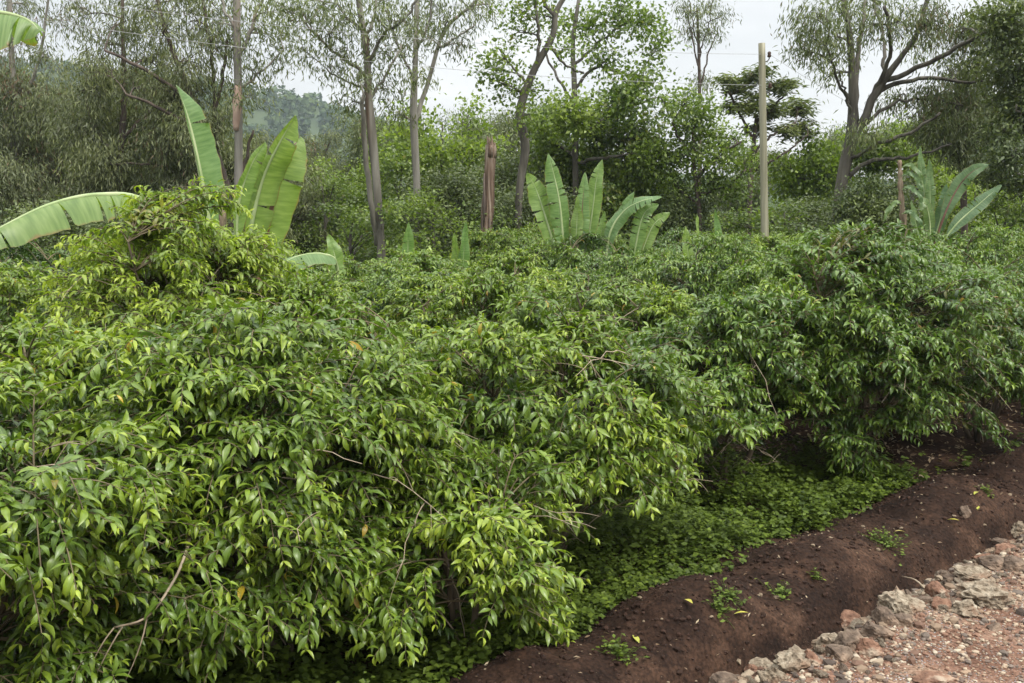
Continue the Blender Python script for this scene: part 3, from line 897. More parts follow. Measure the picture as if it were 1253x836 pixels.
b0 = P(858, 380, 17.5); base = (b0[0], b0[1], ground_at(b0[0], b0[1]))
e6 = empty('false_banana', base)
tag(e6, 'young false banana showing three separate narrow leaf tips left of the wooden pole', 'false banana', 'false banana plants')
pseudostem(e6, 1.4, .1)
enset_leaf(e6, [P(857, 350, 17.5), P(855, 310, 17.5), P(853, 262, 17.5)], (.8, -1, .1), .16, fold=.6, tears=0, seed=51, t0=.1)
enset_leaf(e6, [P(852, 350, 17.5), P(842, 310, 17.5), P(839, 277, 17.5)], (.1, -1, .1), .20, fold=.2, tears=0, seed=52, t0=.1)
enset_leaf(e6, [P(864, 350, 17.6), P(880, 310, 17.6), P(875, 256, 17.6)], (-.4, -1, .1), .18, fold=.3, tears=0, seed=53, t0=.1)

# right plant with its dry leaning stem
Yr = 22.5
b0 = P(1138, 330, Yr); base = (b0[0], b0[1], ground_at(b0[0], b0[1]))
e7 = empty('false_banana', base)
tag(e7, 'false banana at the right with dark bluish torn leaves beside a dry brown stalk', 'false banana', 'false banana plants')
pseudostem(e7, 1.4, .24)
enset_leaf(e7, [P(1135, 310, Yr), P(1133, 260, Yr), P(1128, 215, Yr + .1), P(1126, 180, Yr + .1)], (.2, -1, .1), 0.29, fold=.3, tears=6, seed=61, mat='enset_dark', t0=.12)
enset_leaf(e7, [P(1136, 310, Yr), P(1138, 260, Yr - .1), P(1138, 225, Yr - .1), P(1137, 194, Yr - .1)], (0, -1, .1), 0.24, fold=.3, tears=3, seed=62, mat='enset_dark', t0=.12)
enset_leaf(e7, [P(1140, 310, Yr), P(1155, 265, Yr), P(1172, 230, Yr), P(1190, 210, Yr - .1), P(1210, 201, Yr - .2)], (-.3, -1, .5), 0.35, fold=.2, tears=2, seed=63, mat='enset_dark', t0=.2, rib='enset_darkrib')
enset_leaf(e7, [P(1142, 312, Yr), P(1170, 275, Yr), P(1200, 248, Yr), P(1226, 226, Yr)], (-.2, -.9, .5), 0.34, fold=.1, tears=4, seed=64, mat='enset_dark', t0=.2)
enset_leaf(e7, [P(1132, 312, Yr), P(1122, 280, Yr), P(1115, 245, Yr)], (.4, -1, .2), 0.29, fold=.2, tears=3, seed=65, mat='enset_dark', t0=.1)
enset_leaf(e7, [P(1136, 312, Yr + .3), P(1150, 270, Yr + .3), P(1158, 225, Yr + .4)], (-.1, -1, .1), 0.32, fold=.2, tears=3, seed=66, mat='enset_dark', t0=.1)
enset_leaf(e7, [P(1136, 312, Yr - .3), P(1138, 275, Yr - .3), P(1132, 248, Yr - .4), P(1127, 258, Yr - .5)], (0, -1, .5), 0.27, fold=-.2, tears=5, seed=67, mat='enset_dark', t0=.12)

b0 = P(1110, 340, Yr - .3); base = (b0[0], b0[1], ground_at(b0[0], b0[1]))
e8 = empty('dry_false_banana', base)
tag(e8, 'dead brown false banana stalk wrapped in dry hanging leaf sheaths, leaning slightly', 'dead plant')
dt = Tubes()
dt.add(smooth_poly([P(1110, 340, Yr - .3) - A(*base), P(1106, 280, Yr - .3) - A(*base), P(1102, 230, Yr - .3) - A(*base), P(1101, 196, Yr - .3) - A(*base)], 26), np.linspace(.085, .04, 26) * (1 + .25 * np.sin(np.arange(26) * 1.9)), 8, rough=.2, rng=np.random.default_rng(4))
obj('stalk', dt.mesh('dry_stalk', M['dry_leaf']), e8)
for k, (yy, sgn) in enumerate(((205, 1), (215, 1), (232, 1), (250, -1), (262, 1))):
    a = P(1103, yy, Yr - .4)
    enset_leaf(e8, [a, a + A(.15 * sgn, -.1, .05), a + A(.35 * sgn, -.15, -.15), a + A(.42 * sgn, -.15, -.38)], (0, -1, .4), 0.11, fold=.1, tears=3, seed=70 + k, mat='enset_dark', t0=.05)
for x, y, lab in ((1072, 283, 'short false banana sprout with one broad leaf tip behind the big bush'), (1093, 288, 'short false banana sprout with one narrow pale leaf tip near the dead stalk')):
    b0 = P(x, 330, 20); base = (b0[0], b0[1], ground_at(b0[0], b0[1]))
    e = empty('false_banana', base); tag(e, lab, 'false banana', 'false banana plants')
    pseudostem(e, .9, .08)
    enset_leaf(e, [P(x, 335, 20), P(x - 1, 305, 20), P(x - 6 if x < 1080 else x, y - 4, 20)], (.2, -1, .1), .30 if x < 1080 else .12, fold=.3, tears=0, seed=x, t0=.1)

# ------------------------------------------------------------------ background trees
STY = {
    #        mat, L, W, leaves/twig, hang, spread
    'euc': ('euc_leaf', .16, .032, 26, .62, .25),
    'weep': ('grey_leaf', .17, .030, 28, .66, .24),
    'broad': ('broad_leaf', .115, .072, 22, .25, .26),
    'bright': ('bright_leaf', .13, .085, 22, .25, .28),
    'dark': ('dark_leaf', .10, .050, 26, .3, .24),
    'palm': ('euc_leaf', .24, .065, 15, .45, .30),
}


def leaves_at(rng, pts, tdir, style, lscale=1.0, per=None):
    mat, L, W, n, hang, spread = STY[style]
    n = per or n
    K = len(pts)
    o = np.repeat(pts, n, 0)
    td = np.repeat(tdir, n, 0)
    N = len(o)
    if style == 'palm':
        a = rng.uniform(0, 6.28, N)
        o = o + rng.normal(0, spread * .5, (N, 3)) * A(1, 1, .35)
        d = np.stack([np.cos(a), np.sin(a), rng.uniform(-.7, .1, N)], 1)
    else:
        o = o + rng.normal(0, spread, (N, 3)) * A(1, 1, .8) - td * rng.uniform(0, .3, (N, 1)) * spread
        d = unit(rng.normal(size=(N, 3))) * (1 - hang) + A(0, 0, -1) * hang + td * .25 + rng.normal(0, .22, (N, 3))
    up = rng.normal(0, .6, (N, 3)) + (A(0, 0, 1) if hang < .6 else A(0, -.2, .2))
    tw = np.repeat(rng.normal(0, .16, K), n)
    age = np.clip(.45 + tw + rng.normal(0, .16, N), 0, 1)
    Ln = L * lscale * rng.uniform(.7, 1.25, N)
    return o, d, up, Ln, W / L * Ln * rng.uniform(.8, 1.2, N), age


def tree(name, label, Y, trunk, limbs, clumps, style, bark, cat='tree', group=None, dens=1.0, seed=0, depth=1.0, lscale=1.0, peel=None, tf=.68):
    """trunk/limbs: lists of (px, py, radius px [, depth offset m]); clumps: (px, py, radius px [, density])."""
    rng = np.random.default_rng(seed)
    mpp = Y / FPX
    b = at(trunk[0][0], trunk[0][1], Y)
    gz = ground_at(b[0], b[1])
    base = A(b[0], b[1], gz)
    r = empty(name, base); tag(r, label, cat, group)
    T = Tubes(); skel = []

    def poly(l, n, down=False):
        arr = np.array([np.append(at(q[0], q[1], Y + (q[3] if len(q) > 3 else 0)), q[2] * mpp) for q in l])
        if down and arr[0, 2] > gz - .1:
            arr = np.vstack([[arr[0, 0], arr[0, 1], gz - .15, arr[0, 3] * 1.12], arr])
        return smooth_poly(arr, n)
    trunk = [(q[0], q[1], q[2] * tf) + tuple(q[3:]) for q in trunk]
    limbs = [[(q[0], q[1], q[2] * tf * .9) + tuple(q[3:]) for q in l] for l in limbs]
    a = poly(trunk, 26, True)
    T.add(a[:, :3] - base, a[:, 3], 10, rough=.05, rng=rng); skel.append(a)
    for l in limbs:
        a = poly(l, 16)
        off = np.linspace(0, 1, 16) * rng.uniform(-1, 1) * depth
        a[:, 1] += off
        a[:, :3] += rng.normal(0, .02, (16, 3))
        T.add(a[:, :3] - base, np.maximum(a[:, 3], .012), 7, rough=.04, rng=rng); skel.append(a)
    sk = np.vstack(skel)
    pts, tds, cas = [], [], []
    for cl in clumps:
        px, py, rp = cl[:3]
        dn = cl[3] if len(cl) > 3 else 1.0
        if style == 'weep' and dn < .75: dn *= .5
        elif style == 'euc' and dn < .65: dn *= .72
        elif style == 'broad' and dn < .75: dn *= .62
        dn *= dens
        R = rp * mpp
        c = at(px, py, Y + rng.uniform(-1, 1) * depth)
        # a limb from the skeleton to the clump
        cost = np.linalg.norm((sk[:, :3] - c) * A(1, .6, 1), axis=1) + np.where(sk[:, 2] > c[2] - .1, 1.2 * (sk[:, 2] - c[2] + .1), 0)
        k = int(np.argmin(cost)); s0 = sk[k]
        ln = np.linalg.norm(c - s0[:3])
        mid = (s0[:3] + c) / 2 + A(0, 0, .12 * ln) + rng.normal(0, .06 * ln, 3)
        pl = bez(s0[:3], mid, c, 8)
        rad = np.linspace(min(s0[3] * .6, .03 + .012 * ln), .012, 8)
        T.add(pl - base, rad, 5, cap=False)
        ca = rng.normal(0, .13)
        nt_ = max(6, int(dn * 56 * R * R + dn * 9))
        d = unit(rng.normal(size=(nt_, 3)))
        q = c + d * (R * rng.uniform(.25, 1.0, nt_) ** .6)[:, None] * A(1, 1, .85)
        for m in range(nt_):
            st = pl[rng.integers(3, 8)]
            l2 = np.linalg.norm(q[m] - st)
            tp = bez(st, (st + q[m]) / 2 + A(0, 0, .15 * l2), q[m], 5)
            if m < 26: T.add(tp - base, np.linspace(.012, .004, 5), 3, cap=False)
            pts.append(q[m]); tds.append(unit(q[m] - tp[-2])); cas.append(ca)
            if m % 2 == 0:
                pts.append(tp[3]); tds.append(tds[-1]); cas.append(ca)
    pts = np.array(pts); tds = np.array(tds)
    o, d, up, L_, W_, ag = leaves_at(rng, pts, tds, style, lscale)
    ag = np.clip(ag + np.repeat(np.array(cas), len(ag) // len(cas)), 0, .97)
    V, Q, ag = kite_arrays(o - base, d, up, L_, W_, ag)
    obj('trunk', T.mesh('trunk', M[bark]), r)
    obj('crown', mesh_data('crown', V, Q, M[STY[style][0]], {'age': ag}), r)
    if peel:
        for (x0, y0, x1, y1, rp) in peel:
            tp = Tubes()
            k = np.linspace(0, 1, 12)[:, None]
            tp.add(at(x0, y0, Y - .08) * (1 - k) + at(x1, y1, Y - .08) * k - base, rp * mpp * (.5 + .5 * np.sin(np.linspace(.3, 2.9, 12))), 7, rough=.15, rng=rng)
            obj('peeling_bark', tp.mesh('peeling_bark', M['peel']), r)
    return r


M['peel'] = noise_mat('peeled_pink_bark', [(.3, g(.30, .19, .145)), (.7, g(.48, .37, .30))], scale=2, stretch=(3, 3, .4), bump=.3, bscale=6)

GE = 'eucalyptus trees at the field edge'
# -- left weeping mass
tree('weeping_tree', 'grey-green weeping tree at the far left edge, bare pale stem showing near the top', 31,
     [(20, 300, 7), (22, 180, 6), (15, 80, 5), (10, -30, 4)], [[(20, 150, 4), (50, 80, 3), (70, -10, 2)], [(22, 190, 4), (-20, 120, 3), (-40, 40, 2)]],
     [(15, 230, 48, 1.5), (50, 260, 45, 1.5), (70, 215, 45, 1.5), (20, 170, 45, 1.3), (60, 140, 42, 1.1), (20, 110, 36, .8), (60, 70, 32, .55), (15, 50, 34, .55), (80, 25, 34, .5), (30, 5, 34, .5), (-20, 100, 40, 1), (-20, 200, 45, 1.2)],
     'weep', 'pale_bark', group='weeping trees at the left', seed=1, depth=1.2)
tree('weeping_tree', 'dense grey-green weeping tree directly above the arching false banana leaf', 28,
     [(150, 300, 7), (146, 220, 6), (152, 120, 5), (150, 40, 3), (150, -40, 2)], [[(150, 200, 4), (110, 150, 3), (100, 90, 2)], [(150, 170, 4), (190, 120, 3), (215, 70, 2)]],
     [(110, 250, 42, 1.5), (160, 250, 42, 1.5), (125, 200, 42, 1.4), (175, 195, 40, 1.3), (100, 160, 38, 1.2), (150, 150, 38, 1.1), (190, 150, 30, .9), (115, 110, 32, .8), (160, 95, 30, .6), (205, 230, 34, 1.3), (130, 55, 34, .5), (100, 20, 30, .5), (170, 40, 30, .45), (150, 0, 32, .45)],
     'weep', 'dark_bark', group='weeping trees at the left', seed=2, depth=1.2)
tree('weeping_tree', 'dark many-branched tree leaning left beside the tall pale eucalyptus, upper left', 27,
     [(285, 300, 8), (278, 240, 8), (262, 185, 7), (245, 140, 5), (222, 90, 4), (200, 30, 3), (186, -30, 2)],
     [[(262, 185, 5), (240, 130, 4), (190, 90, 3), (150, 70, 2)], [(265, 190, 5), (262, 130, 4), (255, 60, 3), (240, -20, 2)], [(272, 220, 5), (262, 160, 4), (275, 100, 3), (285, 50, 2)], [(258, 175, 4), (215, 140, 3), (175, 120, 2)], [(282, 260, 4), (240, 235, 3), (195, 205, 2), (120, 200, 2)], [(285, 270, 4), (300, 200, 3), (310, 160, 2)]],
     [(200, 40, 38, .6), (235, 25, 34, .6), (190, 80, 34, .7), (230, 75, 34, .7), (260, 50, 30, .6), (210, 115, 32, .8), (250, 110, 26, .6), (170, 110, 30, .7), (235, 160, 30, .8), (205, 170, 36, 1.1), (220, 215, 34, 1.1), (250, 245, 32, 1.0), (180, 10, 34, .5), (255, 0, 30, .5), (215, 0, 30, .5), (270, 150, 18, .5), (120, 90, 34, .5), (145, 30, 34, .5)],
     'weep', 'dark_bark', group='weeping trees at the left', seed=3, depth=1.4, dens=1.35, tf=.8)
tree('eucalyptus', 'tall straight pale eucalyptus with a pink peeled strip, behind the large false banana', 26,
     [(292, 310, 8), (292, 220, 7.5), (292, 120, 7), (290, 50, 6.5), (290, -20, 6), (288, -90, 4)],
     [[(292, 70, 4), (305, 40, 4), (318, 0, 3), (325, -40, 2)], [(290, 40, 3), (275, 10, 3), (262, -40, 2)], [(292, 110, 3), (320, 85, 2), (345, 60, 1.5)]],
     [(318, 40, 22, .55), (335, 15, 24, .5), (285, 60, 22, .5), (270, 30, 24, .5), (305, 85, 18, .5), (335, 75, 16, .4), (345, 40, 18, .45), (300, 0, 28, .5), (280, 110, 14, .6), (305, 120, 12, .5)],
     'euc', 'pale_bark', group=GE, seed=4, depth=.8, peel=[(291, 105, 289, 160, 5.5)])
tree('eucalyptus', 'twin-stemmed eucalyptus with a dark shredded lower trunk left of the pale forked one', 25,
     [(467, 318, 8), (461, 228, 7.5), (455, 163, 8), (451, 118, 7.5), (449, 69, 6), (439, 0, 5), (432, -60, 3)],
     [[(461, 300, 5.5), (455, 230, 5.5), (450, 165, 5), (451, 122, 4)], [(449, 80, 4), (470, 45, 3), (500, 22, 2.5), (520, -10, 2)], [(448, 92, 4), (425, 75, 3), (400, 58, 2.5), (372, 25, 2)], [(450, 110, 3), (420, 98, 2), (398, 85, 1.5)], [(447, 60, 4), (455, 20, 3), (462, -40, 2)], [(445, 40, 3), (415, 10, 2.5), (395, -30, 2)], [(452, 125, 3), (470, 90, 2.5), (490, 50, 2)]],
     [(375, 25, 26, .6), (405, 40, 24, .5), (350, 15, 26, .5), (395, 5, 26, .55), (425, 60, 20, .45), (470, 65, 18, .45), (440, 100, 20, .6), (490, 25, 26, .5), (460, 20, 24, .5), (400, 80, 15, .45), (475, 110, 14, .5), (420, 20, 24, .45), (368, 60, 16, .4), (430, 125, 14, .6), (470, 0, 26, .45)],
     'euc', 'euc_bark', group=GE, seed=5, depth=1.0)
tree('eucalyptus', 'pale eucalyptus forking in two at mid height, left of the broken stump', 27,
     [(511, 305, 7), (510, 228, 6.5), (506, 142, 7), (508, 81, 5), (510, 0, 4), (512, -60, 3)],
     [[(508, 150, 5), (515, 125, 4.5), (534, 61, 4), (550, 24, 3.5), (583, -5, 2.5), (600, -40, 2)], [(508, 100, 3), (490, 60, 2), (478, 20, 2)], [(536, 60, 3), (560, 48, 2), (580, 35, 1.5)], [(510, 60, 3), (525, 30, 2), (532, -20, 2)]],
     [(548, 25, 20, .5), (580, 12, 22, .55), (525, 45, 18, .5), (505, 35, 20, .5), (565, 55, 13, .4), (600, 5, 20, .4), (530, 5, 24, .5), (492, 65, 16, .5), (512, 95, 12, .4), (555, -10, 24, .5), (490, 140, 14, .5)],
     'euc', 'pale_bark', group=GE, seed=6, depth=.9)
tree('leafy_tree', 'tree with a bent wavy trunk between the broken dead trunk and the broad green crown', 26,
     [(634, 285, 7), (636, 228, 7), (643, 179, 8), (636, 138, 8.5), (652, 89, 6.5), (676, 45, 5.5), (680, 16, 5), (695, -10, 4)],
     [[(650, 95, 4), (660, 60, 3.5), (657, 20, 3), (648, -30, 2)], [(672, 55, 3), (690, 75, 2.5), (715, 85, 2)], [(678, 20, 4), (664, -5, 3), (650, -40, 2)], [(645, 100, 3), (625, 80, 2), (610, 60, 1.5)]],
     [(615, 70, 18, .7), (608, 100, 15, .7), (632, 40, 18, .5), (625, 110, 14, .6), (655, 110, 15, .5), (600, 85, 12, .6), (640, 15, 20, .5), (668, 20, 14, .4), (660, -10, 26, .5), (648, 140, 16, .7), (695, 60, 14, .4)],
     'broad', 'brown_bark', seed=7, depth=.8)
tree('leafy_tree', 'broad-leaved green tree with an airy spreading crown behind the middle false bananas', 30,
     [(705, 300, 6), (704, 200, 5.5), (703, 110, 5), (701, 53, 4), (708, 0, 3)],
     [[(703, 110, 3.5), (730, 80, 3), (760, 85, 2.5), (790, 90, 2)], [(702, 80, 3), (735, 50, 2.5), (775, 20, 2)], [(703, 130, 3.5), (680, 90, 2.5), (665, 60, 2)], [(704, 170, 4), (750, 140, 3), (800, 120, 2)], [(704, 190, 4), (670, 170, 3)], [(704, 200, 4), (760, 190, 3)]],
     [(720, 35, 26, .55), (755, 20, 26, .6), (785, 30, 24, .6), (810, 50, 20, .5), (740, 75, 24, .55), (785, 95, 24, .7), (760, 120, 28, .8), (700, 140, 30, 1.0), (735, 160, 32, 1.2), (780, 165, 30, 1.1), (680, 190, 30, 1.2), (725, 205, 34, 1.4), (770, 215, 32, 1.3), (800, 195, 22, 1.1), (660, 150, 20, .8), (815, 130, 18, .6), (690, 240, 30, 1.3), (740, 255, 30, 1.4), (785, 250, 24, 1.2), (690, 30, 18, .4), (805, 230, 18, 1.0)],
     'broad', 'brown_bark', seed=8, depth=1.3, dens=1.5, lscale=1.2)
tree('thin_tree', 'thin sparse tree with a wispy open top against the sky left of the pole', 38,
     [(856, 300, 4), (856, 180, 3.5), (856, 110, 3), (855, 60, 2.5), (853, 10, 2)],
     [[(856, 110, 2), (866, 70, 1.6), (880, 35, 1)], [(856, 90, 2), (846, 50, 1.5), (836, 15, 1)], [(855, 70, 1.6), (866, 35, 1.2), (872, 0, 1)], [(855, 60, 1.5), (845, 20, 1), (842, -10, 1)]],
     [(850, 15, 12, .5), (866, 8, 12, .5), (842, 35, 10, .5), (872, 40, 9, .45), (838, 8, 11, .5), (880, 22, 9, .5), (856, 40, 9, .35), (858, 100, 7, .8)],
     'euc', 'dark_bark', seed=9, depth=.5)
tree('umbrella_tree', 'dark tree with drooping hand-shaped leaf clusters right behind the wooden pole', 33,
     [(915, 300, 5), (918, 230, 4.5), (922, 180, 4), (926, 140, 3)],
     [[(920, 190, 3), (945, 165, 2.5), (975, 150, 2)], [(922, 170, 3), (905, 140, 2.5), (890, 110, 2)], [(925, 150, 3), (950, 125, 2), (965, 105, 1.5)], [(918, 210, 3), (955, 190, 2), (985, 165, 1.5)]],
     [(905, 105, 17, 1.3), (930, 92, 17, 1.3), (955, 108, 18, 1.3), (978, 130, 18, 1.3), (985, 155, 16, 1.2), (920, 125, 18, 1.3), (945, 135, 18, 1.3), (900, 130, 14, 1.2), (965, 160, 15, 1.), (925, 155, 14, 1.0), (890, 95, 9, 1.0)],
     'palm', 'dark_bark', seed=10, depth=.9, dens=.85)
tree('leafy_tree', 'open light-green tree on a slim trunk between the broad green crown and the pole', 29,
     [(856, 300, 4.5), (855, 250, 4), (850, 210, 3.5), (848, 160, 3)],
     [[(852, 220, 3), (875, 190, 2.5), (900, 175, 2)], [(850, 200, 2.5), (830, 170, 2), (820, 150, 1.5)], [(854, 240, 3), (890, 225, 2), (910, 210, 1.5)], [(854, 250, 3), (825, 225, 2)]],
     [(840, 125, 18, .8), (860, 140, 20, .9), (835, 155, 18, .9), (870, 165, 20, .9), (850, 185, 20, .9), (895, 170, 15, .8), (825, 190, 16, 1.0), (880, 195, 18, 1.0), (905, 200, 15, 1.0), (870, 220, 18, .8), (900, 235, 18, 1.0), (830, 225, 14, .8)],
     'broad', 'dark_bark', seed=11, depth=.9, lscale=1.05)
tree('eucalyptus', 'big spreading eucalyptus right of the pole with a leaning trunk and long arching limbs', 25,
     [(1025, 280, 9.5), (1028, 235, 9), (1036, 195, 10), (1042, 172, 10.5), (1043, 140, 7), (1043, 100, 6), (1040, 45, 5), (1030, -10, 4), (1022, -60, 3)],
     [[(1040, 180, 7), (1062, 132, 7.5), (1078, 98, 7), (1100, 70, 5), (1115, 45, 4.5), (1128, 0, 4), (1135, -40, 3)],
      [(1048, 155, 5), (1052, 90, 4.5), (1062, 40, 4), (1074, -10, 3)],
      [(1074, 104, 5), (1112, 86, 4.5), (1150, 66, 4), (1190, 45, 3), (1250, 28, 2)],
      [(1068, 118, 5), (1100, 100, 4), (1140, 96, 3.5), (1185, 102, 2.5), (1235, 98, 2)],
      [(1032, 222, 4.5), (1056, 200, 4), (1082, 194, 3), (1108, 192, 2.5), (1150, 178, 1.5)],
      [(1036, 200, 4), (1065, 178, 3.5), (1095, 165, 3), (1120, 145, 2)],
      [(1043, 130, 3), (1022, 100, 2.5), (1006, 60, 2), (1000, 20, 1.5)],
      [(1043, 145, 3), (1030, 115, 2), (1018, 90, 1.5)],
      [(1080, 95, 4), (1092, 50, 3), (1090, 0, 2.5)],
      [(1066, 120, 4), (1078, 70, 3.5), (1060, 20, 3)],
      [(1050, 160, 4), (1090, 128, 3), (1130, 122, 2.5), (1170, 130, 2)]],
     [(990, 45, 16, .6), (1003, 20, 18, .6), (975, 62, 10, .6), (1030, 15, 22, .5), (1065, 30, 20, .5), (1100, 25, 22, .6), (1140, 25, 26, .7), (1175, 45, 26, .8), (1200, 75, 24, .9), (1012, 95, 11, .5), (1005, 70, 12, .5), (1095, 125, 18, .6), (1140, 118, 20, .8), (1035, 60, 14, .35), (1160, 85, 18, .6), (1020, 45, 16, .5), (1215, 40, 24, .8), (1120, 60, 16, .4), (985, 20, 16, .5), (1070, -5, 26, .6), (1060, 165, 14, .7)],
     'euc', 'brown_bark', group=GE, seed=12, depth=1.6, tf=.74, dens=1.4)
tree('leafy_tree', 'vivid yellow-green leafy tree partly hidden behind the big spreading eucalyptus', 34,
     [(1010, 300, 5), (1008, 250, 4.5), (1005, 210, 4)],
     [[(1008, 240, 3), (970, 215, 2), (955, 200, 1.5)], [(1007, 230, 3), (1060, 195, 2.5), (1100, 175, 2)]],
     [(1000, 190, 20, 1.2), (980, 210, 20, 1.2), (965, 232, 18, 1.2), (1015, 210, 20, 1.2), (995, 235, 22, 1.3), (1060, 185, 18, 1.1), (1090, 175, 20, 1.2), (1120, 168, 16, 1.1), (1075, 200, 18, 1.1), (1040, 175, 14, 1.0), (1100, 195, 16, 1.0), (1130, 190, 15, 1.0), (955, 205, 12, 1), (1175, 235, 24, 1.2), (1150, 225, 20, 1.1)],
     'bright', 'brown_bark', seed=13, depth=1.2, lscale=1.1)
tree('dark_shrub', 'dark dense shrub at the foot of the big spreading eucalyptus', 24,
     [(1062, 300, 4), (1062, 260, 3)], [], [(1045, 255, 22, 2), (1068, 240, 24, 2), (1090, 255, 20, 2), (1055, 275, 24, 2), (1085, 275, 22, 2), (1070, 262, 24, 2)],
     'dark', 'dark_bark', cat='shrub', seed=14, depth=.6, dens=1.3)
tree('olive_tree', 'olive-brown leafy tree filling the right side above the bluish false banana', 27,
     [(1180, 300, 6), (1178, 220, 5.5), (1172, 150, 4), (1170, 90, 3)], [[(1176, 190, 4), (1205, 150, 3), (1225, 110, 2)], [(1176, 200, 4), (1145, 160, 3), (1130, 130, 2)]],
     [(1160, 130, 24, 1.1), (1185, 155, 26, 1.2), (1150, 165, 22, 1.2), (1205, 125, 24, 1.1), (1215, 165, 24, 1.2), (1175, 185, 22, 1.2), (1205, 195, 22, 1.2), (1150, 145, 22, 1.2), (1180, 100, 22, 1.), (1130, 160, 16, 1.0), (1230, 140, 20, 1.)],
     'euc', 'dark_bark', seed=15, depth=1.1, dens=1.3)
tree('dark_tree', 'dark green tree at the right edge with hanging leaves and a bare pale branch', 24,
     [(1262, 300, 7), (1258, 200, 6), (1250, 100, 5), (1240, 20, 4), (1235, -40, 3)], [[(1250, 90, 2.5), (1240, 50, 2.5), (1228, 0, 2), (1222, -20, 1.5)], [(1256, 170, 3), (1230, 130, 2)], [(1258, 200, 3), (1280, 150, 2)]],
     [(1240, 55, 22, 1.3), (1225, 85, 20, 1.2), (1250, 90, 20, 1.2), (1240, 20, 22, 1.2), (1215, 20, 20, .9), (1265, 50, 22, 1.2), (1235, 120, 20, 1.3), (1255, 150, 22, 1.3), (1240, 190, 22, 1.3), (1225, 215, 20, 1.3), (1255, 225, 22, 1.3), (1220, 160, 16, 1.), (1270, 120, 24, 1.2)],
     'dark', 'pale_bark', seed=16, depth=.9, dens=1.2, lscale=1.2)

# understorey: one tree of each kind is built, then copied
def generic(name, label, seed, H, R, style, bark, group, dens=1.0, low=.15, lscale=1.0):
    rng = np.random.default_rng(seed)
    r = empty(name, (0, 0, 0)); tag(r, label, 'tree', group)
    T = Tubes()
    tr = smooth_poly([A(0, 0, -.2, .11), A(.1, 0, H * .3, .09), A(-.1, .1, H * .6, .06), A(.05, 0, H * .92, .02)], 16)
    T.add(tr[:, :3], tr[:, 3], 8, rough=.05, rng=rng)
    pts, tds = [], []
    for k in range(int(16 + 5 * R)):
        z = H * rng.uniform(low, 1.0)
        rr_ = R * math.sqrt(max(.05, 1 - ((z / H - .5) / .56) ** 2)) * rng.uniform(.3, 1)
        a = rng.uniform(0, 6.28)
        c = A(rr_ * math.cos(a), rr_ * math.sin(a), z)
        s0 = tr[int(np.clip(z / H * .75 * 15, 2, 14)), :3]
        pl = bez(s0, (s0 + c) / 2 + A(0, 0, .2), c, 7)
        T.add(pl, np.linspace(.035, .012, 7), 4, cap=False)
        cr = rng.uniform(.5, .95)
        n = int(24 * dens * cr)
        q = c + unit(rng.normal(size=(n, 3))) * (cr * rng.uniform(.2, 1, n) ** .5)[:, None] * A(1, 1, .7)
        for m in range(n):
            pts.append(q[m]); tds.append(unit(q[m] - c))
            if m < 8: T.add(bez(pl[4], (pl[4] + q[m]) / 2 + A(0, 0, .1), q[m], 4), np.linspace(.012, .004, 4), 3, cap=False)
    o, d, up, L_, W_, ag = leaves_at(rng, np.array(pts), np.array(tds), style, lscale)
    V, Q, ag = kite_arrays(o, d, up, L_, W_, ag)
    obj('trunk', T.mesh('trunk', M[bark]), r)
    obj('crown', mesh_data('crown', V, Q, M[STY[style][0]], {'age': ag}), r)
    return r


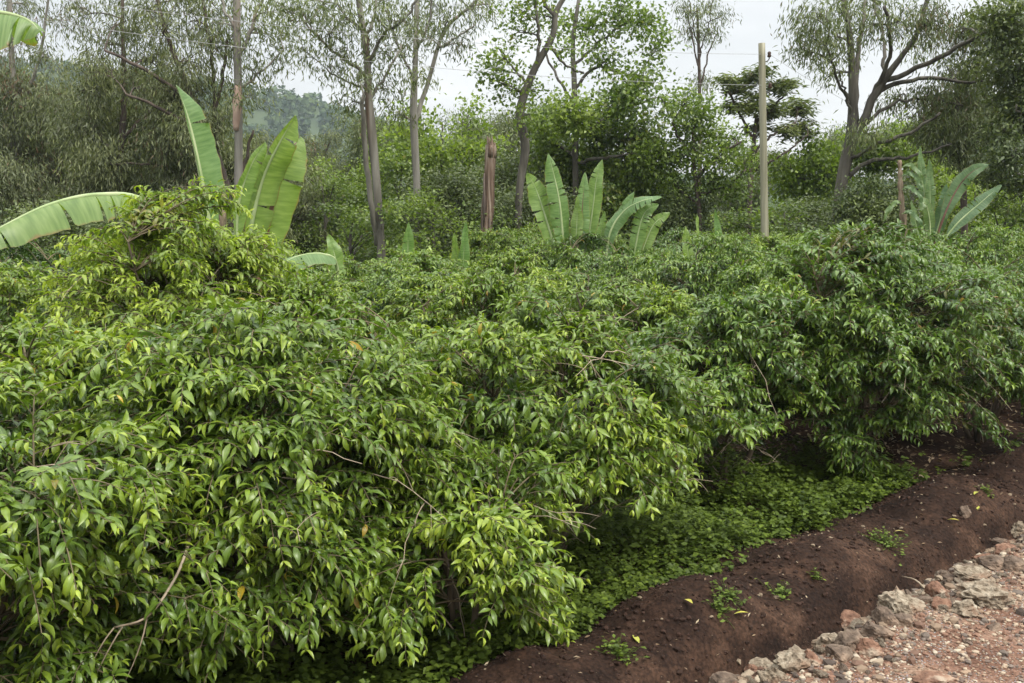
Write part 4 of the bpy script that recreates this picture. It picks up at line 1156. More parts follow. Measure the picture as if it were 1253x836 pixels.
KIND = {
    'broad': generic('understorey_tree', '', 101, 5.2, 2.2, 'broad', 'brown_bark', 'understorey trees behind the field', lscale=1.25),
    'bright': generic('understorey_tree', '', 102, 5.0, 2.1, 'bright', 'brown_bark', 'understorey trees behind the field', lscale=1.15),
    'dark': generic('understorey_tree', '', 103, 4.6, 2.2, 'dark', 'dark_bark', 'understorey trees behind the field', dens=1.2, lscale=1.35),
    'euc': generic('understorey_tree', '', 104, 6.0, 2.2, 'euc', 'pale_bark', 'understorey trees behind the field', dens=1.3, lscale=1.2),
    'weep': generic('understorey_tree', '', 105, 6.0, 2.4, 'weep', 'dark_bark', 'understorey trees behind the field', dens=1.4, lscale=1.3),
}
used = set()
US = [
    # kind, px, top py, Y, label
    ('broad', 395, 215, 32, 'mid-green leafy tree right of the large false banana, below the wooded hill'),
    ('bright', 425, 205, 36, 'lighter green tree between the hill view and the twin-stemmed trunk'),
    ('broad', 432, 250, 27, 'low leafy tree just left of the twin-stemmed trunk base'),
    ('bright', 540, 135, 34, 'bright green round tree between the pale forked trunk and the broken stump'),
    ('broad', 492, 175, 33, 'green tree seen in the gap between the twin-stemmed and the pale forked trunk'),
    ('dark', 560, 215, 28, 'dark low tree left of the broken stump'),
    ('broad', 530, 235, 26, 'low leafy tree at the foot of the pale forked trunk'),
    ('dark', 618, 195, 31, 'dark tree filling the gap between the broken stump and the wavy trunk'),
    ('euc', 640, 140, 38, 'grey-green tree behind the wavy trunk'),
    ('dark', 660, 235, 27, 'dark low tree directly behind the upright false banana fan'),
    ('broad', 700, 230, 34, 'shaded leafy tree under the broad airy crown'),
    ('broad', 800, 215, 33, 'leafy tree right of the bending false banana leaves'),
    ('dark', 835, 240, 30, 'dark undergrowth tree left of the slim-trunked light-green tree'),
    ('euc', 895, 225, 36, 'grey low tree seen just left of the pole'),
    ('broad', 960, 250, 26, 'low rounded leafy tree immediately right of the pole'),
    ('dark', 1000, 250, 28, 'dark low tree at the left of the leaning eucalyptus base'),
    ('bright', 1195, 225, 30, 'bright tree behind the bluish false banana, to its right'),
    ('broad', 1235, 240, 26, 'low leafy tree at the right edge over the coffee tops'),
    ('euc', 1120, 150, 38, 'grey-green tree behind the bluish false banana'),
    ('euc', 1215, 120, 40, 'tall grey-green tree far back at the right edge'),
    ('weep', 320, 165, 38, 'olive weeping tree just right of the tall pale eucalyptus, below the hill'),
    ('weep', 345, 205, 32, 'olive low tree behind the right leaf of the large false banana'),
    ('weep', 250, 130, 36, 'weeping tree behind the dark many-branched tree'),
    ('weep', 40, 90, 40, 'weeping tree farthest back at the left edge'),
    ('weep', 110, 75, 42, 'weeping tree far back left of the dark many-branched tree'),
    ('weep', 185, 95, 40, 'weeping tree far back among the dark branches at the left'),
    ('weep', -70, 110, 37, 'weeping tree cut by the left edge, behind the leftmost bare pale stem'),
    ('dark', 60, 255, 24, 'dark low tree under the arching false banana leaf at the left'),
    ('dark', 170, 262, 23, 'dark low tree beneath the base of the arching false banana leaf'),
    ('dark', 240, 262, 24, 'dark low tree behind the tall yellowish coffee bush'),
    ('weep', 385, 165, 44, 'far grey-green tree standing against the foot of the wooded hill'),
    ('euc', 460, 150, 42, 'far grey-green tree behind the twin-stemmed trunk'),
    ('euc', 580, 150, 44, 'far tree behind the broken stump, topping out at the sky'),
    ('broad', 745, 180, 42, 'far tree seen through the broad airy crown'),
    ('euc', 930, 185, 46, 'far pale tree seen behind the pole'),
    ('euc', 1040, 165, 44, 'far pale tree seen behind the fork of the leaning eucalyptus'),
    ('dark', 1160, 180, 40, 'far dark tree behind the olive-brown tree'),
]
KH = {'broad': 5.2, 'bright': 5.0, 'dark': 4.7, 'euc': 6.0, 'weep': 6.0}
ru = random.Random(9)
for kind, px, py, Y, lab in US:
    top = at(px, py, Y)
    gz = ground_at(top[0], Y)
    o = KIND[kind]
    if kind in used: o = copy_tree(o)
    used.add(kind)
    f = max(.35, (top[2] - gz) / KH[kind])
    wf = min(1.5, max(.75, f ** .6))
    o.location = (top[0], Y, gz); o.rotation_euler = (0, 0, ru.uniform(0, 6.28)); o.scale = (wf, wf, f)
    o['label'] = lab

# ------------------------------------------------------------------ broken stump
Y = 25.5
b = at(595, 320, Y); base = A(b[0], b[1], ground_at(b[0], b[1]))
st = empty('dead_trunk', base); tag(st, 'broken dead trunk with split reddish wood and a jagged top', 'dead trunk')
rng = np.random.default_rng(77)
T = Tubes()
a = smooth_poly([A(*base, .17), np.append(at(595, 293, Y), .155), np.append(at(598, 236, Y), .145), np.append(at(601, 178, Y), .125)], 24)
T.add(a[:, :3] - base, a[:, 3], 14, rough=.12, rng=rng)
obj('bole', T.mesh('bole', M['red_wood']), st)
for k in range(9):
    an = k / 9 * 6.28
    T = Tubes()
    t0 = a[-1, :3] - base + A(.085 * math.cos(an), .085 * math.sin(an), -.3)
    hh = rng.uniform(.25, .62)
    T.add([t0, t0 + A(.01, 0, hh * .6), t0 + A(.02 * math.cos(an), 0, hh)], [.055, .045, .004], 5)
    obj('splinter', T.mesh('splinter', M['red_wood']), st)
for k in range(5):
    T = Tubes(); an = rng.uniform(3.4, 6.0)
    z0 = rng.uniform(.9, 2.4)
    r0 = a[10, :3] - base
    T.add([A(r0[0] + .155 * math.cos(an), r0[1] + .155 * math.sin(an), z0 + rng.uniform(.8, 1.3)), A(r0[0] + .165 * math.cos(an), r0[1] + .165 * math.sin(an), z0 + .4), A(r0[0] + .19 * math.cos(an), r0[1] + .19 * math.sin(an), z0)], [.02, .04, .015], 5)
    obj('bark_strip', T.mesh('bark_strip', M['dark_bark']), st)

# ------------------------------------------------------------------ pole and wires
Yp = 22.0
pb = at(938, 420, Yp); base = A(pb[0], pb[1], ground_at(pb[0], pb[1]))
pole = empty('utility_pole', base); tag(pole, 'weathered grey wooden utility pole standing up out of the coffee bushes', 'utility pole')
T = Tubes()
top = at(932, 53, Yp)
k = np.linspace(0, 1, 24)[:, None]
T.add((base - A(0, 0, .2)) * (1 - k) + top * k - base, np.linspace(.092, .072, 24), 16, rough=.02, rng=np.random.default_rng(2))
obj('post', T.mesh('post', M['pole_wood']), pole)
for (x, y) in ((940, 72), (941, 110)):
    T = Tubes(); h = at(x, y, Yp) - base
    T.add(smooth_poly([at(934, y + 4, Yp - .02) - base, h + A(-.02, 0, -.05), h + A(.02, 0, .0), h + A(.02, 0, .06)], 10), .013, 6)
    obj('hook', T.mesh('hook', M['metal']), pole)
    T = Tubes(); T.add([h + A(.02, 0, .03), h + A(.02, 0, .05), h + A(.02, 0, .09), h + A(.02, 0, .12), h + A(.02, 0, .15)], [.03, .045, .03, .042, .02], 10)
    obj('insulator', T.mesh('insulator', M['ceramic']), pole)


def wire(a, b, sag, label, r=.004):
    k = np.linspace(0, 1, 40)[:, None]
    p = a * (1 - k) + b * k
    p[:, 2] -= (sag * 4 * k * (1 - k))[:, 0]
    T = Tubes(); T.add(p, r, 5)
    tag(obj('power_line', T.mesh('power_line', M['wire'])), label, 'power line', 'power lines')


i1 = at(940, 70, Yp) + A(.02, 0, .06); i2 = at(941, 108, Yp) + A(.02, 0, .06)
wire(i1, at(-120, -30, 17), .30, 'upper overhead wire running left from the wooden pole across the sky')
wire(i2, at(-120, -2, 17), .30, 'lower overhead wire running left from the wooden pole behind the trunks')
wire(i1, at(1330, 190, 48), 1.2, 'overhead wire dropping away to the right from the pole top')

# ------------------------------------------------------------------ hills and far forest
M['hill'] = noise_mat('hill_ground', [(.3, g(.03, .05, .02)), (.7, g(.06, .085, .03))], scale=.03, bump=0)
M['hill_forest'] = leaf_mat('hill_forest_leaf', [(0, g(.085, .12, .035)), (.5, g(.05, .082, .026)), (1, g(.028, .052, .02))], rough=.7, trans=.1, spec=.2)
YH = 620.0
ridge_px = [(-200, 60), (100, 80), (250, 100), (330, 112), (360, 112), (400, 122), (430, 138), (520, 165), (620, 190), (760, 212), (880, 222), (1000, 226), (1400, 232)]


def ridge_z(x):
    px = 626.5 + x / YH * FPX * CP
    return np.interp(px, [a for a, b in ridge_px], [at(a, b, YH)[2] for a, b in ridge_px])


hx = np.linspace(-520, 520, 160); hy = np.linspace(380, 760, 40)
HX, HY = np.meshgrid(hx, hy, indexing='ij')
prof = np.where(HY < YH, sstep(380, YH, HY), 1 - .3 * sstep(YH, 760, HY))
HZ = (ridge_z(HX * YH / np.maximum(HY, 1)) - 6) * prof + 3 * fbm(HX, HY, 31, 3, .02) * prof - 2 * (1 - prof)
ni, nj = HX.shape
i, j = np.meshgrid(np.arange(ni - 1), np.arange(nj - 1), indexing='ij')
hq = np.stack([i * nj + j, i * nj + j + 1, (i + 1) * nj + j + 1, (i + 1) * nj + j], -1).reshape(-1, 4)[:, ::-1]
tag(obj('hill', mesh_data('hill', np.stack([HX, HY, HZ], -1).reshape(-1, 3), hq, M['hill'])), 'wooded hillside far behind the trees, fading into haze', kind='structure')
rng = np.random.default_rng(90)
nC = 2600
cx = rng.uniform(-420, 420, nC); cy = rng.uniform(400, 640, nC)
pr = sstep(380, YH, cy)
cz = (ridge_z(cx * YH / cy) - 6) * pr - 2 * (1 - pr)
cr = rng.uniform(2.2, 5.0, nC)
per = 34
dd = unit(rng.normal(size=(nC * per, 3)) + A(0, -.3, .35))
cc = np.repeat(np.stack([cx, cy, cz + cr * .9], 1), per, 0)
rr2 = np.repeat(cr, per)
oo = cc + dd * (rr2 * rng.uniform(.6, 1.05, nC * per))[:, None] * A(1, 1, 1.1)
lsz = rr2 * rng.uniform(.5, .9, nC * per)
V, Q, ag = kite_arrays(oo - dd * .1, unit(rng.normal(size=oo.shape) + A(0, 0, -.4)), dd, lsz, lsz * .8, np.clip(np.repeat(rng.normal(.5, .22, nC), per) + rng.normal(0, .1, nC * per), 0, 1))
tag(obj('hillside_forest', mesh_data('hillside_forest', V, Q, M['hill_forest'], {'age': ag})), 'far forest of round crowns covering the hazy hill', 'forest', kind='stuff')

# ------------------------------------------------------------------ ground cover, litter
rng = np.random.default_rng(200)
n = 30000
s = rng.uniform(-4.5, 7.2, n); v = rng.uniform(-2.2, 1.25, n)
den = fbm(s, v, 41, 3, 1.5)
edge = .92 + .12 * fbm(s, v * 0, 42, 3, 1.9) + .50 * (1 - sstep(-1.5, -.4, s))
for a_, b_, k_, w_ in HEAPS: edge = edge + .16 * np.exp(-((s - a_ - .85) / .3) ** 2) - .06 * np.exp(-((s - a_) / .4) ** 2)
keep = (v < edge) & (den > -.75 + .8 * (v < -1.0)) & (s < 4.6 + .5 * fbm(s * 0, v, 43, 2, 2.) + .5 * (v > .2))
stray = (v > edge) & (rng.random(n) < .16 * np.exp(-(v - edge) / .10))
s, v = s[keep | stray], v[keep | stray]
n = len(s)
x = P0[0] + s * DS[0] + v * DV[0]; y = P0[1] + s * DS[1] + v * DV[1]
z = ground_h(s, v)
ph = (.02 + .24 * rng.random(n) ** 1.6) * np.clip(.85 + .75 * fbm(s, v, 44, 3, 3.5), .25, 2.0) * (1 + .5 * (v < .3))
per = 6
o = np.repeat(np.stack([x, y, z + np.maximum(.02, ph)], 1), per, 0) + rng.normal(0, .02, (n * per, 3))
an = rng.uniform(0, 6.28, n * per)
d = np.stack([np.cos(an), np.sin(an), rng.uniform(-.4, .25, n * per)], 1)
L_ = np.repeat(rng.uniform(.026, .066, n), per) * rng.uniform(.8, 1.2, n * per)
V, Q, ag, ed = leaf_arrays(o, d, A(0, 0, 1) + rng.normal(0, .3, (n * per, 3)), L_, L_ * .8, rng.uniform(.1, .9, n * per), rng.uniform(0, .3, n * per), rng.uniform(0, .3, n * per),
                           np.clip(np.repeat(rng.normal(.45, .18, n), per) + rng.normal(0, .1, n * per), 0, 1), 2)
tag(obj('ground_cover', mesh_data('ground_cover', V, Q, M['cover_leaf'], {'age': ag, 'edge': ed})), 'low bright green ground cover under the coffee bushes', 'ground cover', kind='stuff')

n = 15000
x = rng.uniform(-26, 30, n); y = 19 + 36 * rng.random(n) ** 1.3
k = np.abs(x) < y * .62 + 3; x, y = x[k], y[k]; n = len(x)
rel = np.stack([x, y], 1) - P0
z = ground_h(rel @ DS, rel @ DV)
hh = np.clip(.55 + .45 * fbm(x, y, 71, 3, .5), .1, 1.3)
per = 9
o = np.repeat(np.stack([x, y, z], 1), per, 0) + np.stack([rng.normal(0, .28, n * per), rng.normal(0, .28, n * per), np.repeat(hh, per) * rng.random(n * per)], 1)
L_ = rng.uniform(.10, .24, n * per)
V, Q, ag = kite_arrays(o, rng.normal(size=(n * per, 3)) + A(0, 0, .2), A(0, -.2, 1) + rng.normal(0, .5, (n * per, 3)), L_, L_ * .5, np.clip(np.repeat(rng.normal(.55, .18, n), per) + rng.normal(0, .12, n * per), 0, 1))
tag(obj('undergrowth', mesh_data('undergrowth', V, Q, M['broad_leaf'], {'age': ag})), 'low green undergrowth on the ground beneath the trees', 'undergrowth', kind='stuff')

M['litter'] = leaf_mat('leaf_litter', [(0, g(.10, .065, .04)), (.45, g(.20, .14, .09)), (1, g(.44, .36, .25))], rough=.8, trans=.1, spec=.2)
n = 7500
s = rng.uniform(-5, 11, n); v = rng.uniform(-3.2, 1.9, n)
k = (rng.random(n) < np.where(v > .9, .22, 1)) & (rng.random(n) < np.where((v < .9) & (s < 3.2), .35, 1))
s, v = s[k], v[k]; n = len(s)
x = P0[0] + s * DS[0] + v * DV[0]; y = P0[1] + s * DS[1] + v * DV[1]; z = ground_h(s, v) + .008
an = rng.uniform(0, 6.28, n)
d = np.stack([np.cos(an), np.sin(an), rng.uniform(-.1, .25, n)], 1)
L_ = rng.uniform(.03, .10, n) * np.where(v > .9, .5, 1)
V, Q, ag, ed = leaf_arrays(np.stack([x, y, z], 1), d, A(0, 0, 1) + rng.normal(0, .3, (n, 3)), L_, L_ * .4, rng.uniform(-.6, .9, n), rng.uniform(0, .4, n), rng.uniform(0, .5, n), rng.random(n), 2)
tag(obj('leaf_litter', mesh_data('leaf_litter', V, Q, M['litter'], {'age': ag, 'edge': ed})), 'scattered brown dry leaf litter on the bare soil', 'leaf litter', kind='stuff')

# fresh fallen leaves one can count on the soil bank
M['yellow_leaf'] = leaf_mat('fallen_yellow_leaf', [(0, g(.42, .40, .07)), (.6, g(.34, .36, .06)), (1, g(.45, .36, .16))], rough=.6, trans=.15, rib=(.5, .45, .2))
FL = [((898, 752), 'yellow-green fallen leaf lying on the flank of the first soil heap'), ((782, 790), 'pale curled fallen leaf at the foot of the green cover on the first soil heap'),
      ((880, 640), 'small yellow fallen leaf caught in the green cover edge'), ((1160, 622), 'cream dry leaf on the far soil heap, right of its mate'), ((1198, 610), 'large pale tan leaf lying on the far soil heap'),
      ((1108, 655), 'small pale leaf on the bank between the second and the far heap'), ((835, 815), 'tiny yellow leaf low on the first soil heap'), ((1190, 632), 'pale leaf curled near the ditch end of the far heap')]
for k, ((px, py), lab) in enumerate(FL):
    q = on_ground(px, py, .15)
    zz = ground_at(q[0], q[1])
    q = on_ground(px, py, zz); q[2] = ground_at(q[0], q[1]) + .012
    an = k * 1.9
    V, Q, ag, ed = leaf_arrays(np.zeros((1, 3)), A(math.cos(an), math.sin(an), .05)[None], A(0, .2, 1)[None], A(.11), A(.042), A(.5), A(.3), A(.3), A((k % 3) * .45), 4)
    o = obj('fallen_leaf', mesh_data('fallen_leaf', V, Q, M['yellow_leaf'], {'age': ag, 'edge': ed}), loc=q)
    tag(o, lab, 'fallen leaf', 'fallen leaves on the soil bank')

# weed clumps on the bank
WD = [((892, 775), .16, 'flat bright green weed sprig on the first soil heap'), ((955, 735), .14, 'small weed with round leaves on the second soil heap'), ((1085, 668), .30, 'largest weed clump on the bank, in the hollow before the far heap'),
      ((1000, 700), .06, 'tiny pale weed tuft on top of the second heap'), ((1205, 632), .09, 'weed tuft on the far heap near the right edge'), ((755, 800), .22, 'weed runner at the left foot of the first heap'), ((880, 735), .14, 'trailing weed spilling from the green cover between two heaps')]
for k, ((px, py), R, lab) in enumerate(WD):
    rg = np.random.default_rng(300 + k)
    q = on_ground(px, py, .12); q = on_ground(px, py, ground_at(q[0], q[1])); q[2] = ground_at(q[0], q[1])
    n = int(70 * R / .2)
    pp = rg.normal(0, R * .36, (n, 2))
    zz = np.array([ground_at(q[0] + a, q[1] + b) for a, b in pp]) - q[2]
    hh = rg.uniform(.015, .07, n)
    o3 = np.stack([pp[:, 0], pp[:, 1], zz + hh], 1)
    an = rg.uniform(0, 6.28, n)
    L_ = rg.uniform(.025, .05, n)
    V, Q, ag, ed = leaf_arrays(o3, np.stack([np.cos(an), np.sin(an), rg.uniform(-.3, .3, n)], 1), A(0, 0, 1) + rg.normal(0, .3, (n, 3)), L_, L_ * .65, rg.uniform(0, .8, n), rg.uniform(0, .3, n), rg.uniform(0, .3, n), rg.uniform(0, .7, n), 2)
    T = Tubes()
    for m in range(n):
        T.add([A(0, 0, 0), A(o3[m, 0] * .6, o3[m, 1] * .6, zz[m] * .6 + .012), o3[m]], [.002, .0018, .0012], 3, cap=False)
    tv = np.concatenate(T.v); tq = np.concatenate(T.q)
    me = mesh_data('weed_leaves', np.concatenate([V, tv]), np.concatenate([Q, tq + len(V)]), M['cover_leaf'], {'age': np.concatenate([ag, np.full(len(tv), .5)]), 'edge': np.concatenate([ed, np.ones(len(tv))])})
    o = obj('weed', me, loc=q); tag(o, lab, 'weed', 'weeds on the soil bank')

# dry stick on the bank
q0 = on_ground(1105, 682, .1); q1 = on_ground(1142, 703, .05)
T = Tubes(); q0[2] = ground_at(q0[0], q0[1]) + .03; q1[2] = ground_at(q1[0], q1[1]) + .02
T.add(smooth_poly([q0, (q0 + q1) / 2 + A(0, 0, .05), q1], 8), [.004, .005, .006, .006, .007, .007, .006, .005], 5)
tag(obj('stick', T.mesh('stick', M['deadtwig'])), 'thin bare stick lying across the soil bank at the ditch', 'stick')

# dry wood under the front bush
b = on_ground(592, 690, 0); base = A(b[0] - .1, b[1] + .5, 0); base[2] = ground_at(base[0], base[1])
w = empty('dry_stump', base); tag(w, 'splintered dry brown stump wood in the dark gap under the forked coffee bush', 'stump')
rg = np.random.default_rng(5)
for k in range(12):
    T = Tubes(); x0 = rg.uniform(-.35, .35)
    p0 = A(x0 * 1.3, rg.uniform(-.15, .15), rg.uniform(0, .15)); p1 = A(x0 * .5 + rg.uniform(-.4, .1), rg.uniform(-.2, .1), rg.uniform(.35, .85))
    T.add(smooth_poly([p0, (p0 + p1) / 2 + rg.normal(0, .04, 3), p1], 7), np.array([.06, .07, .065, .06, .055, .045, .015]) * rg.uniform(.5, 1.1), 6, rough=.2, rng=rg)
    obj('splinter', T.mesh('splinter', M['dry_leaf']), w)

# ------------------------------------------------------------------ rocks
M['rock_pale'] = noise_mat('pale_crumbly_stone', [(.3, g(.12, .09, .06)), (.5, g(.24, .195, .14)), (.7, g(.38, .33, .25))], scale=16, bump=1., bscale=34, dist=.03, second=(5, .5, .66, (.20, .13, .085)))
M['rock_grey'] = noise_mat('grey_stone', [(.3, g(.06, .043, .031)), (.5, g(.12, .086, .062)), (.75, g(.235, .18, .13))], scale=13, bump=.8, bscale=34, dist=.02, second=(5, .52, .68, (.24, .17, .12)))
M['rock_red'] = noise_mat('reddish_stone', [(.3, g(.09, .048, .032)), (.5, g(.18, .098, .063)), (.75, g(.31, .205, .14))], scale=13, bump=.8, bscale=32, dist=.02, second=(6, .54, .68, (.34, .28, .21)))


def ico(sub):
    import bmesh
    bm = bmesh.new(); bmesh.ops.create_icosphere(bm, subdivisions=sub, radius=1)
    v = np.array([x.co[:] for x in bm.verts]); f = np.array([[y.index for y in x.verts] for x in bm.faces])
    bm.free(); return v, f


ICO = {k: ico(k) for k in (1, 2, 3, 4)}


def rock_mesh(seed, dims, mat, sub=3, rough=.22, flat=6):
    rg = np.random.default_rng(seed)
    v, f = ICO[sub]
    v = v.copy()
    for k in range(flat):                     # broken facets
        n_ = unit(rg.normal(size=3)); h = rg.uniform(.5, .82)
        dd_ = v @ n_
        v -= np.maximum(dd_ - h, 0)[:, None] * n_ * .9
    off = Vector(rg.uniform(-50, 50, 3))
    ns_ = np.array([mnoise.fractal(Vector(p * 1.7) + off, .75, 2.1, 5) for p in v])
    n2_ = np.array([mnoise.fractal(Vector(p * 6.0) - off, .8, 2.1, 3) for p in v])
    v *= (1 + rough * ns_ + rough * .5 * n2_)[:, None]
    v *= np.asarray(dims) * .5
    return mesh_data('rock', v, None, mat, tris=f, smooth=False)


KEY = [
    # px, py, width px, height px, material, label
    (1042, 746, 44, 26, 'red', 'rust-brown rock resting on the ditch lip below the second soil heap'),
    (1100, 738, 62, 46, 'pale', 'big pale crumbly block above the ditch in the middle of the stone edging'),
    (1085, 755, 38, 34, 'grey', 'dark grey rock leaning against the big pale crumbly block'),
    (1104, 757, 30, 24, 'grey', 'rounded grey stone squeezed between the pale block and flat slab'),
    (1072, 771, 46, 28, 'grey', 'flat dark stone slab lying in front of the pale block'),
    (1040, 782, 44, 30, 'grey', 'rounded grey-brown boulder beside the crumbly yellowish lump'),
    (1017, 779, 42, 30, 'pale', 'yellowish crumbly lump left of the rounded grey-brown boulder'),
    (1062, 790, 40, 30, 'red', 'smooth pinkish-brown boulder in the foreground of the edging'),
    (1028, 797, 40, 22, 'grey', 'long grey stone wedged before the pinkish boulder'),
    (993, 805, 34, 30, 'red', 'half red half dark rock in the near rubble'),
    (975, 808, 56, 36, 'pale', 'large cream crumbly rock at the bottom edge'),
    (935, 800, 46, 30, 'pale', 'cream rubble heap rock at the ditch lip, nearest the bottom'),
    (890, 826, 66, 32, 'grey', 'broad grey slab at the bottom of the view, lowest of the stones'),
    (945, 826, 44, 30, 'pale', 'cream rock at the bottom edge between the grey slab and brown lump'),
    (922, 815, 30, 24, 'red', 'brown stone lump on the grey slab'),
    (978, 786, 26, 14, 'pale', 'flat light stone on the ditch lip'),
    (1148, 722, 34, 26, 'red', 'red-brown cobble right of the big pale block'),
    (1130, 733, 26, 20, 'grey', 'small dark cobble left of the red-brown one'),
    (1152, 738, 30, 22, 'red', 'brick-red stone half sunk in the road edge'),
    (1190, 703, 52, 24, 'pale', 'flat pale slab halfway along the edging'),
    (1215, 688, 46, 22, 'grey', 'bluish-grey flat rock near the right edge'),
    (1180, 690, 40, 22, 'grey', 'brown-grey block just left of the bluish flat rock'),
    (1165, 706, 34, 18, 'grey', 'low dark stone before the flat pale slab'),
    (1205, 676, 40, 22, 'red', 'reddish boulder behind the bluish flat rock'),
    (1230, 670, 36, 20, 'red', 'second reddish boulder close to the right edge'),
    (1240, 690, 40, 24, 'grey', 'grey block cut by the right edge'),
    (1246, 644, 24, 22, 'pale', 'round beige stone at the far right end of the edging'),
    (1178, 660, 18, 18, 'grey', 'round grey stone lying on the soil bank beside the ditch'),
    (1225, 656, 30, 14, 'grey', 'thin grey slab at the far end of the edging'),
    (1205, 725, 70, 30, 'pale', 'low spread of pale crumbly rock on the road at the right'),
    (1180, 742, 50, 20, 'pale', 'low pale crumbly rock patch nearest the road'),
    (1215, 765, 22, 12, 'grey', 'single grey stone out on the road surface'),
    (1140, 826, 60, 14, 'red', 'flat red stone bedded in the road at the bottom edge'),
]
for k, (px, py, wpx, hpx, mt, lab) in enumerate(KEY):
    q = on_ground(px, py + hpx * .15, .02)
    q = on_ground(px, py + hpx * .15, ground_at(q[0], q[1]) + .02)
    dist = math.hypot(q[0], q[1])
    mpp = math.hypot(dist, CAM_Z) / FPX
    zz = ground_at(q[0], q[1])
    w_ = wpx * mpp * .86; h_ = hpx * mpp * 1.0
    o = obj('rock', rock_mesh(500 + k, (w_, w_ * .85, h_), M['rock_' + mt], 4, rough=.30 if mt == 'pale' else .16, flat=12 if mt != 'pale' else 6), loc=(q[0], q[1], zz + h_ * .10))
    o.rotation_euler = (rng.uniform(-.2, .2), rng.uniform(-.2, .2), rng.uniform(-.5, .5))
    tag(o, lab, 'rock', 'rocks edging the road')
PROTO = {m_: [mesh for mesh in [rock_mesh(700 + 10 * a_ + b_, (1, .8, .62), M['rock_' + m_], 3, .2, 11) for b_ in range(4)]] for a_, m_ in enumerate(('pale', 'grey', 'red'))}
LB = {'pale': 'small cream rubble stone among the larger rocks of the road edge', 'grey': 'small grey rubble stone among the larger rocks of the road edge', 'red': 'small reddish rubble stone among the larger rocks of the road edge'}
for k in range(265):
    s = rng.uniform(-1.2, 6.2); v = 2.13 + abs(rng.normal(0, .33))
    if v > 3.4: continue
    q = surf(s, v)
    m_ = rng.choice(['pale', 'grey', 'red'], p=[.5, .3, .2])
    sz = .045 + .13 * rng.random() ** 1.7 * (1 if v < 2.7 else .6)
    o = obj('rock', PROTO[m_][rng.integers(4)], loc=(q[0], q[1], q[2] + sz * .05))
    o.scale = (sz, sz * rng.uniform(.7, 1.2), sz * rng.uniform(.7, 1.1)); o.rotation_euler = (rng.uniform(-.4, .4), rng.uniform(-.4, .4), rng.uniform(0, 6.28))
    tag(o, LB[m_], 'rock', 'small %s rubble stones' % m_)

# gravel and soil clods nobody could count
def pebbles(name, n, srange, vfun, size, mats, label, kind='stuff', seed=0):
    rg = np.random.default_rng(seed)
    v0, f0 = ICO[1]
    s = rg.uniform(*srange, n); v = vfun(rg, n)
    x = P0[0] + s * DS[0] + v * DV[0]; y = P0[1] + s * DS[1] + v * DV[1]
    z = np.where(v > 2.2, road_h(s, v), ground_h(s, v))
    sz = size[0] * (size[1] / size[0]) ** (rg.random(n) ** 1.8)
    dims = sz[:, None] * rg.uniform(.6, 1.2, (n, 3)) * A(1, 1, .7)
    rot = rg.uniform(0, 6.28, n)
    V = v0[None] * (1 + rg.normal(0, .16, (n, len(v0), 1)))
    V = V * dims[:, None] * .5
    c, s_ = np.cos(rot)[:, None], np.sin(rot)[:, None]
    V = np.stack([V[..., 0] * c - V[..., 1] * s_, V[..., 0] * s_ + V[..., 1] * c, V[..., 2]], -1)
    V = V + np.stack([x, y, z + dims[:, 2] * .2], 1)[:, None]
    F = f0[None] + (np.arange(n) * len(v0))[:, None, None]
    ag = np.repeat(rg.random(n), len(v0))
    o = obj(name, mesh_data(name, V.reshape(-1, 3), None, mats, {'age': ag}, tris=F.reshape(-1, 3), smooth=False))
    tag(o, label, name.replace('_', ' '), kind=kind)


def pebble_mat(name, stops):
    m, nt, out = new_mat(name)
    a = nt.nodes.new('ShaderNodeAttribute'); a.attribute_name = 'age'
    r = ramp(nt, stops, 'CONSTANT'); nt.links.new(a.outputs['Fac'], r.inputs['Fac'])
    p = nt.nodes.new('ShaderNodeBsdfPrincipled'); p.inputs['Roughness'].default_value = .9; p.inputs['Specular IOR Level'].default_value = .2
    nt.links.new(r.outputs[0], p.inputs['Base Color']); nt.links.new(p.outputs[0], out.inputs['Surface'])
    return m


M['pebble'] = pebble_mat('gravel_stone', [(0, g(.34, .27, .195)), (.16, g(.27, .19, .13)), (.40, g(.20, .115, .078)), (.66, g(.17, .135, .11)), (.80, g(.40, .34, .26)), (.88, g(.13, .095, .075))])
M['rubble'] = pebble_mat('rubble_stone', [(0, g(.27, .215, .155)), (.2, g(.20, .145, .10)), (.42, g(.135, .082, .058)), (.62, g(.13, .105, .085)), (.78, g(.37, .315, .235)), (.88, g(.075, .058, .047))])
M['clod'] = pebble_mat('soil_clod', [(0, g(.030, .0165, .011)), (.35, g(.042, .023, .016)), (.7, g(.024, .013, .009)), (.95, g(.20, .155, .105))])
pebbles('gravel', 17000, (-1.8, 8), lambda r, n: 2.12 + np.abs(r.normal(0, .55, n)) + r.random(n) ** 2 * 1.2, (.008, .05), M['pebble'], 'loose pale and reddish gravel strewn over the dirt road', seed=1)
pebbles('rubble', 5600, (-1.8, 7.5), lambda r, n: 2.06 + np.abs(r.normal(0, .36, n)) + (r.random(n) < .22) * r.random(n) * 1.2, (.014, .095), M['rubble'], 'small broken pale rubble packed between the rocks of the road edge', seed=4)
pebbles('soil_clods', 9000, (-3, 9), lambda r, n: r.uniform(.75, 2.1, n), (.006, .055), M['clod'], 'crumbs and clods of dark soil on the bank', seed=2)

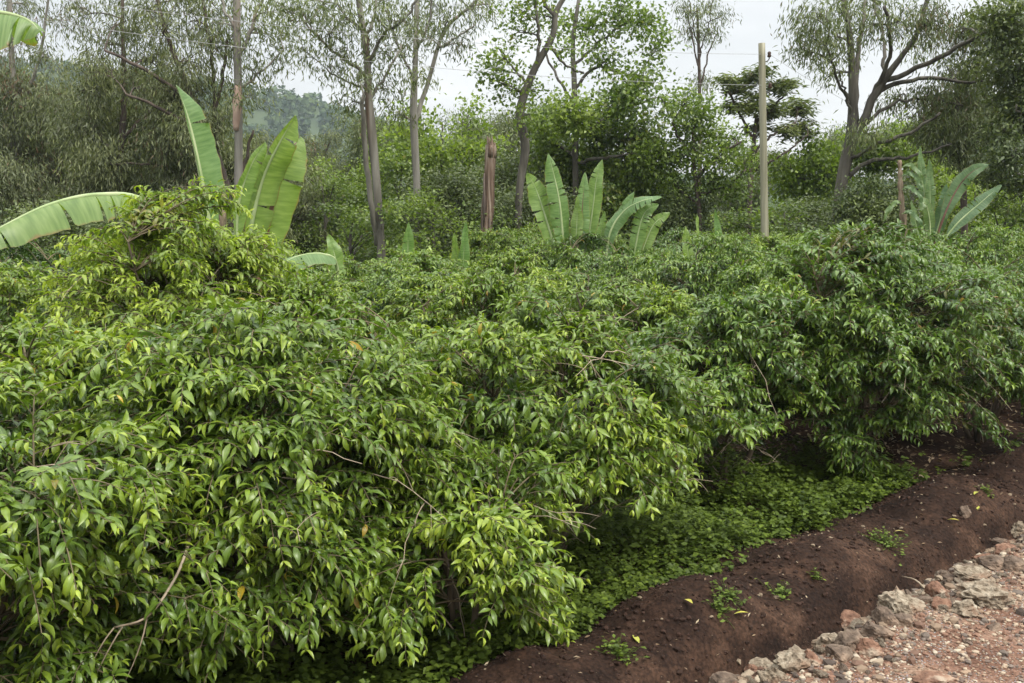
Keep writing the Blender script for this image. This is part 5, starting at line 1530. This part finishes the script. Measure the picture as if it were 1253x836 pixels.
# ------------------------------------------------------------------ haze
hz, nt, out = new_mat('haze_air')
pv = nt.nodes.new('ShaderNodeVolumePrincipled')
pv.inputs['Color'].default_value = (0.78, .88, 1, 1); pv.inputs['Density'].default_value = .00028; pv.inputs['Anisotropy'].default_value = 0.2
nt.links.new(pv.outputs[0], out.inputs['Volume'])
hv, hf = [], []
x0, x1, y0, y1, z0, z1 = -640, 640, -30, 800, -14, 130
cv = np.array([(x, y, z) for x in (x0, x1) for y in (y0, y1) for z in (z0, z1)])
cq = [(0, 1, 3, 2), (4, 6, 7, 5), (0, 4, 5, 1), (2, 3, 7, 6), (0, 2, 6, 4), (1, 5, 7, 3)]
USE_HAZE = True
if USE_HAZE:
    tag(obj('haze', mesh_data('haze', cv, cq, hz, smooth=False)), 'thin pale haze in the air over the valley', 'haze', kind='stuff')

# ------------------------------------------------------------------ camera, light, world
cam = bpy.data.cameras.new('camera')
cam.sensor_width = 36; cam.lens = FPX / 1253 * 36
cam.clip_start = .1; cam.clip_end = 8000
co = bpy.data.objects.new('camera', cam); COL.objects.link(co)
co.location = (0, 0, CAM_Z); co.rotation_euler = (math.pi / 2 - PITCH, 0, 0)
scene.camera = co

sd = Vector((.42, -.42, .80)).normalized()
sun = bpy.data.lights.new('sun', 'SUN'); sun.energy = 1.5; sun.angle = math.radians(14); sun.color = (1, .96, .89)
so = bpy.data.objects.new('sun', sun); COL.objects.link(so)
so.rotation_euler = sd.to_track_quat('Z', 'Y').to_euler(); so.location = (20, -20, 40)
elev = math.asin(sd.z); azim = math.atan2(sd.x, sd.y)

w = bpy.data.worlds.new('World'); scene.world = w; w.use_nodes = True
nt = w.node_tree; nt.nodes.clear()
out = nt.nodes.new('ShaderNodeOutputWorld'); bg = nt.nodes.new('ShaderNodeBackground')
sky = nt.nodes.new('ShaderNodeTexSky'); sky.sky_type = 'NISHITA'; sky.sun_disc = False
sky.sun_elevation = elev; sky.sun_rotation = azim; sky.air_density = 1.0; sky.dust_density = 3.0
tc = nt.nodes.new('ShaderNodeTexCoord')
mp = nt.nodes.new('ShaderNodeMapping'); mp.inputs['Scale'].default_value = (1.6, 1.6, 4.5)
nz = nt.nodes.new('ShaderNodeTexNoise'); nz.inputs['Scale'].default_value = 2.2; nz.inputs['Detail'].default_value = 6
nt.links.new(tc.outputs['Generated'], mp.inputs['Vector']); nt.links.new(mp.outputs[0], nz.inputs['Vector'])
cl = ramp(nt, [(.34, (8.2, 8.45, 8.8)), (.66, (11.0, 11.1, 11.2))]); nt.links.new(nz.outputs['Fac'], cl.inputs['Fac'])
mx = nt.nodes.new('ShaderNodeMixRGB'); mx.inputs['Fac'].default_value = .86
nt.links.new(sky.outputs[0], mx.inputs['Color1']); nt.links.new(cl.outputs[0], mx.inputs['Color2'])
sz_ = nt.nodes.new('ShaderNodeSeparateXYZ'); nt.links.new(tc.outputs['Generated'], sz_.inputs[0])
gr_ = ramp(nt, [(0, (.55, .545, .535)), (.25, (.53, .525, .515)), (.5, (1.0, .99, .97)), (1, (1.95, 1.93, 1.88))]); nt.links.new(sz_.outputs[2], gr_.inputs['Fac'])
mg = nt.nodes.new('ShaderNodeMixRGB'); mg.blend_type = 'MULTIPLY'; mg.inputs['Fac'].default_value = 1
nt.links.new(mx.outputs[0], mg.inputs['Color1']); nt.links.new(gr_.outputs[0], mg.inputs['Color2'])
nt.links.new(mg.outputs[0], bg.inputs['Color']); bg.inputs['Strength'].default_value = .09
nt.links.new(bg.outputs[0], out.inputs['Surface'])

vs = scene.view_settings
vs.view_transform = 'Standard'; vs.look = 'None'; vs.gamma = 1.0; vs.use_curve_mapping = False
vs.exposure = 1.1
scene.cycles.max_bounces = 6
scene.cycles.diffuse_bounces = 3
scene.cycles.glossy_bounces = 2
scene.cycles.transmission_bounces = 3
scene.cycles.volume_bounces = 2
scene.cycles.transparent_max_bounces = 4
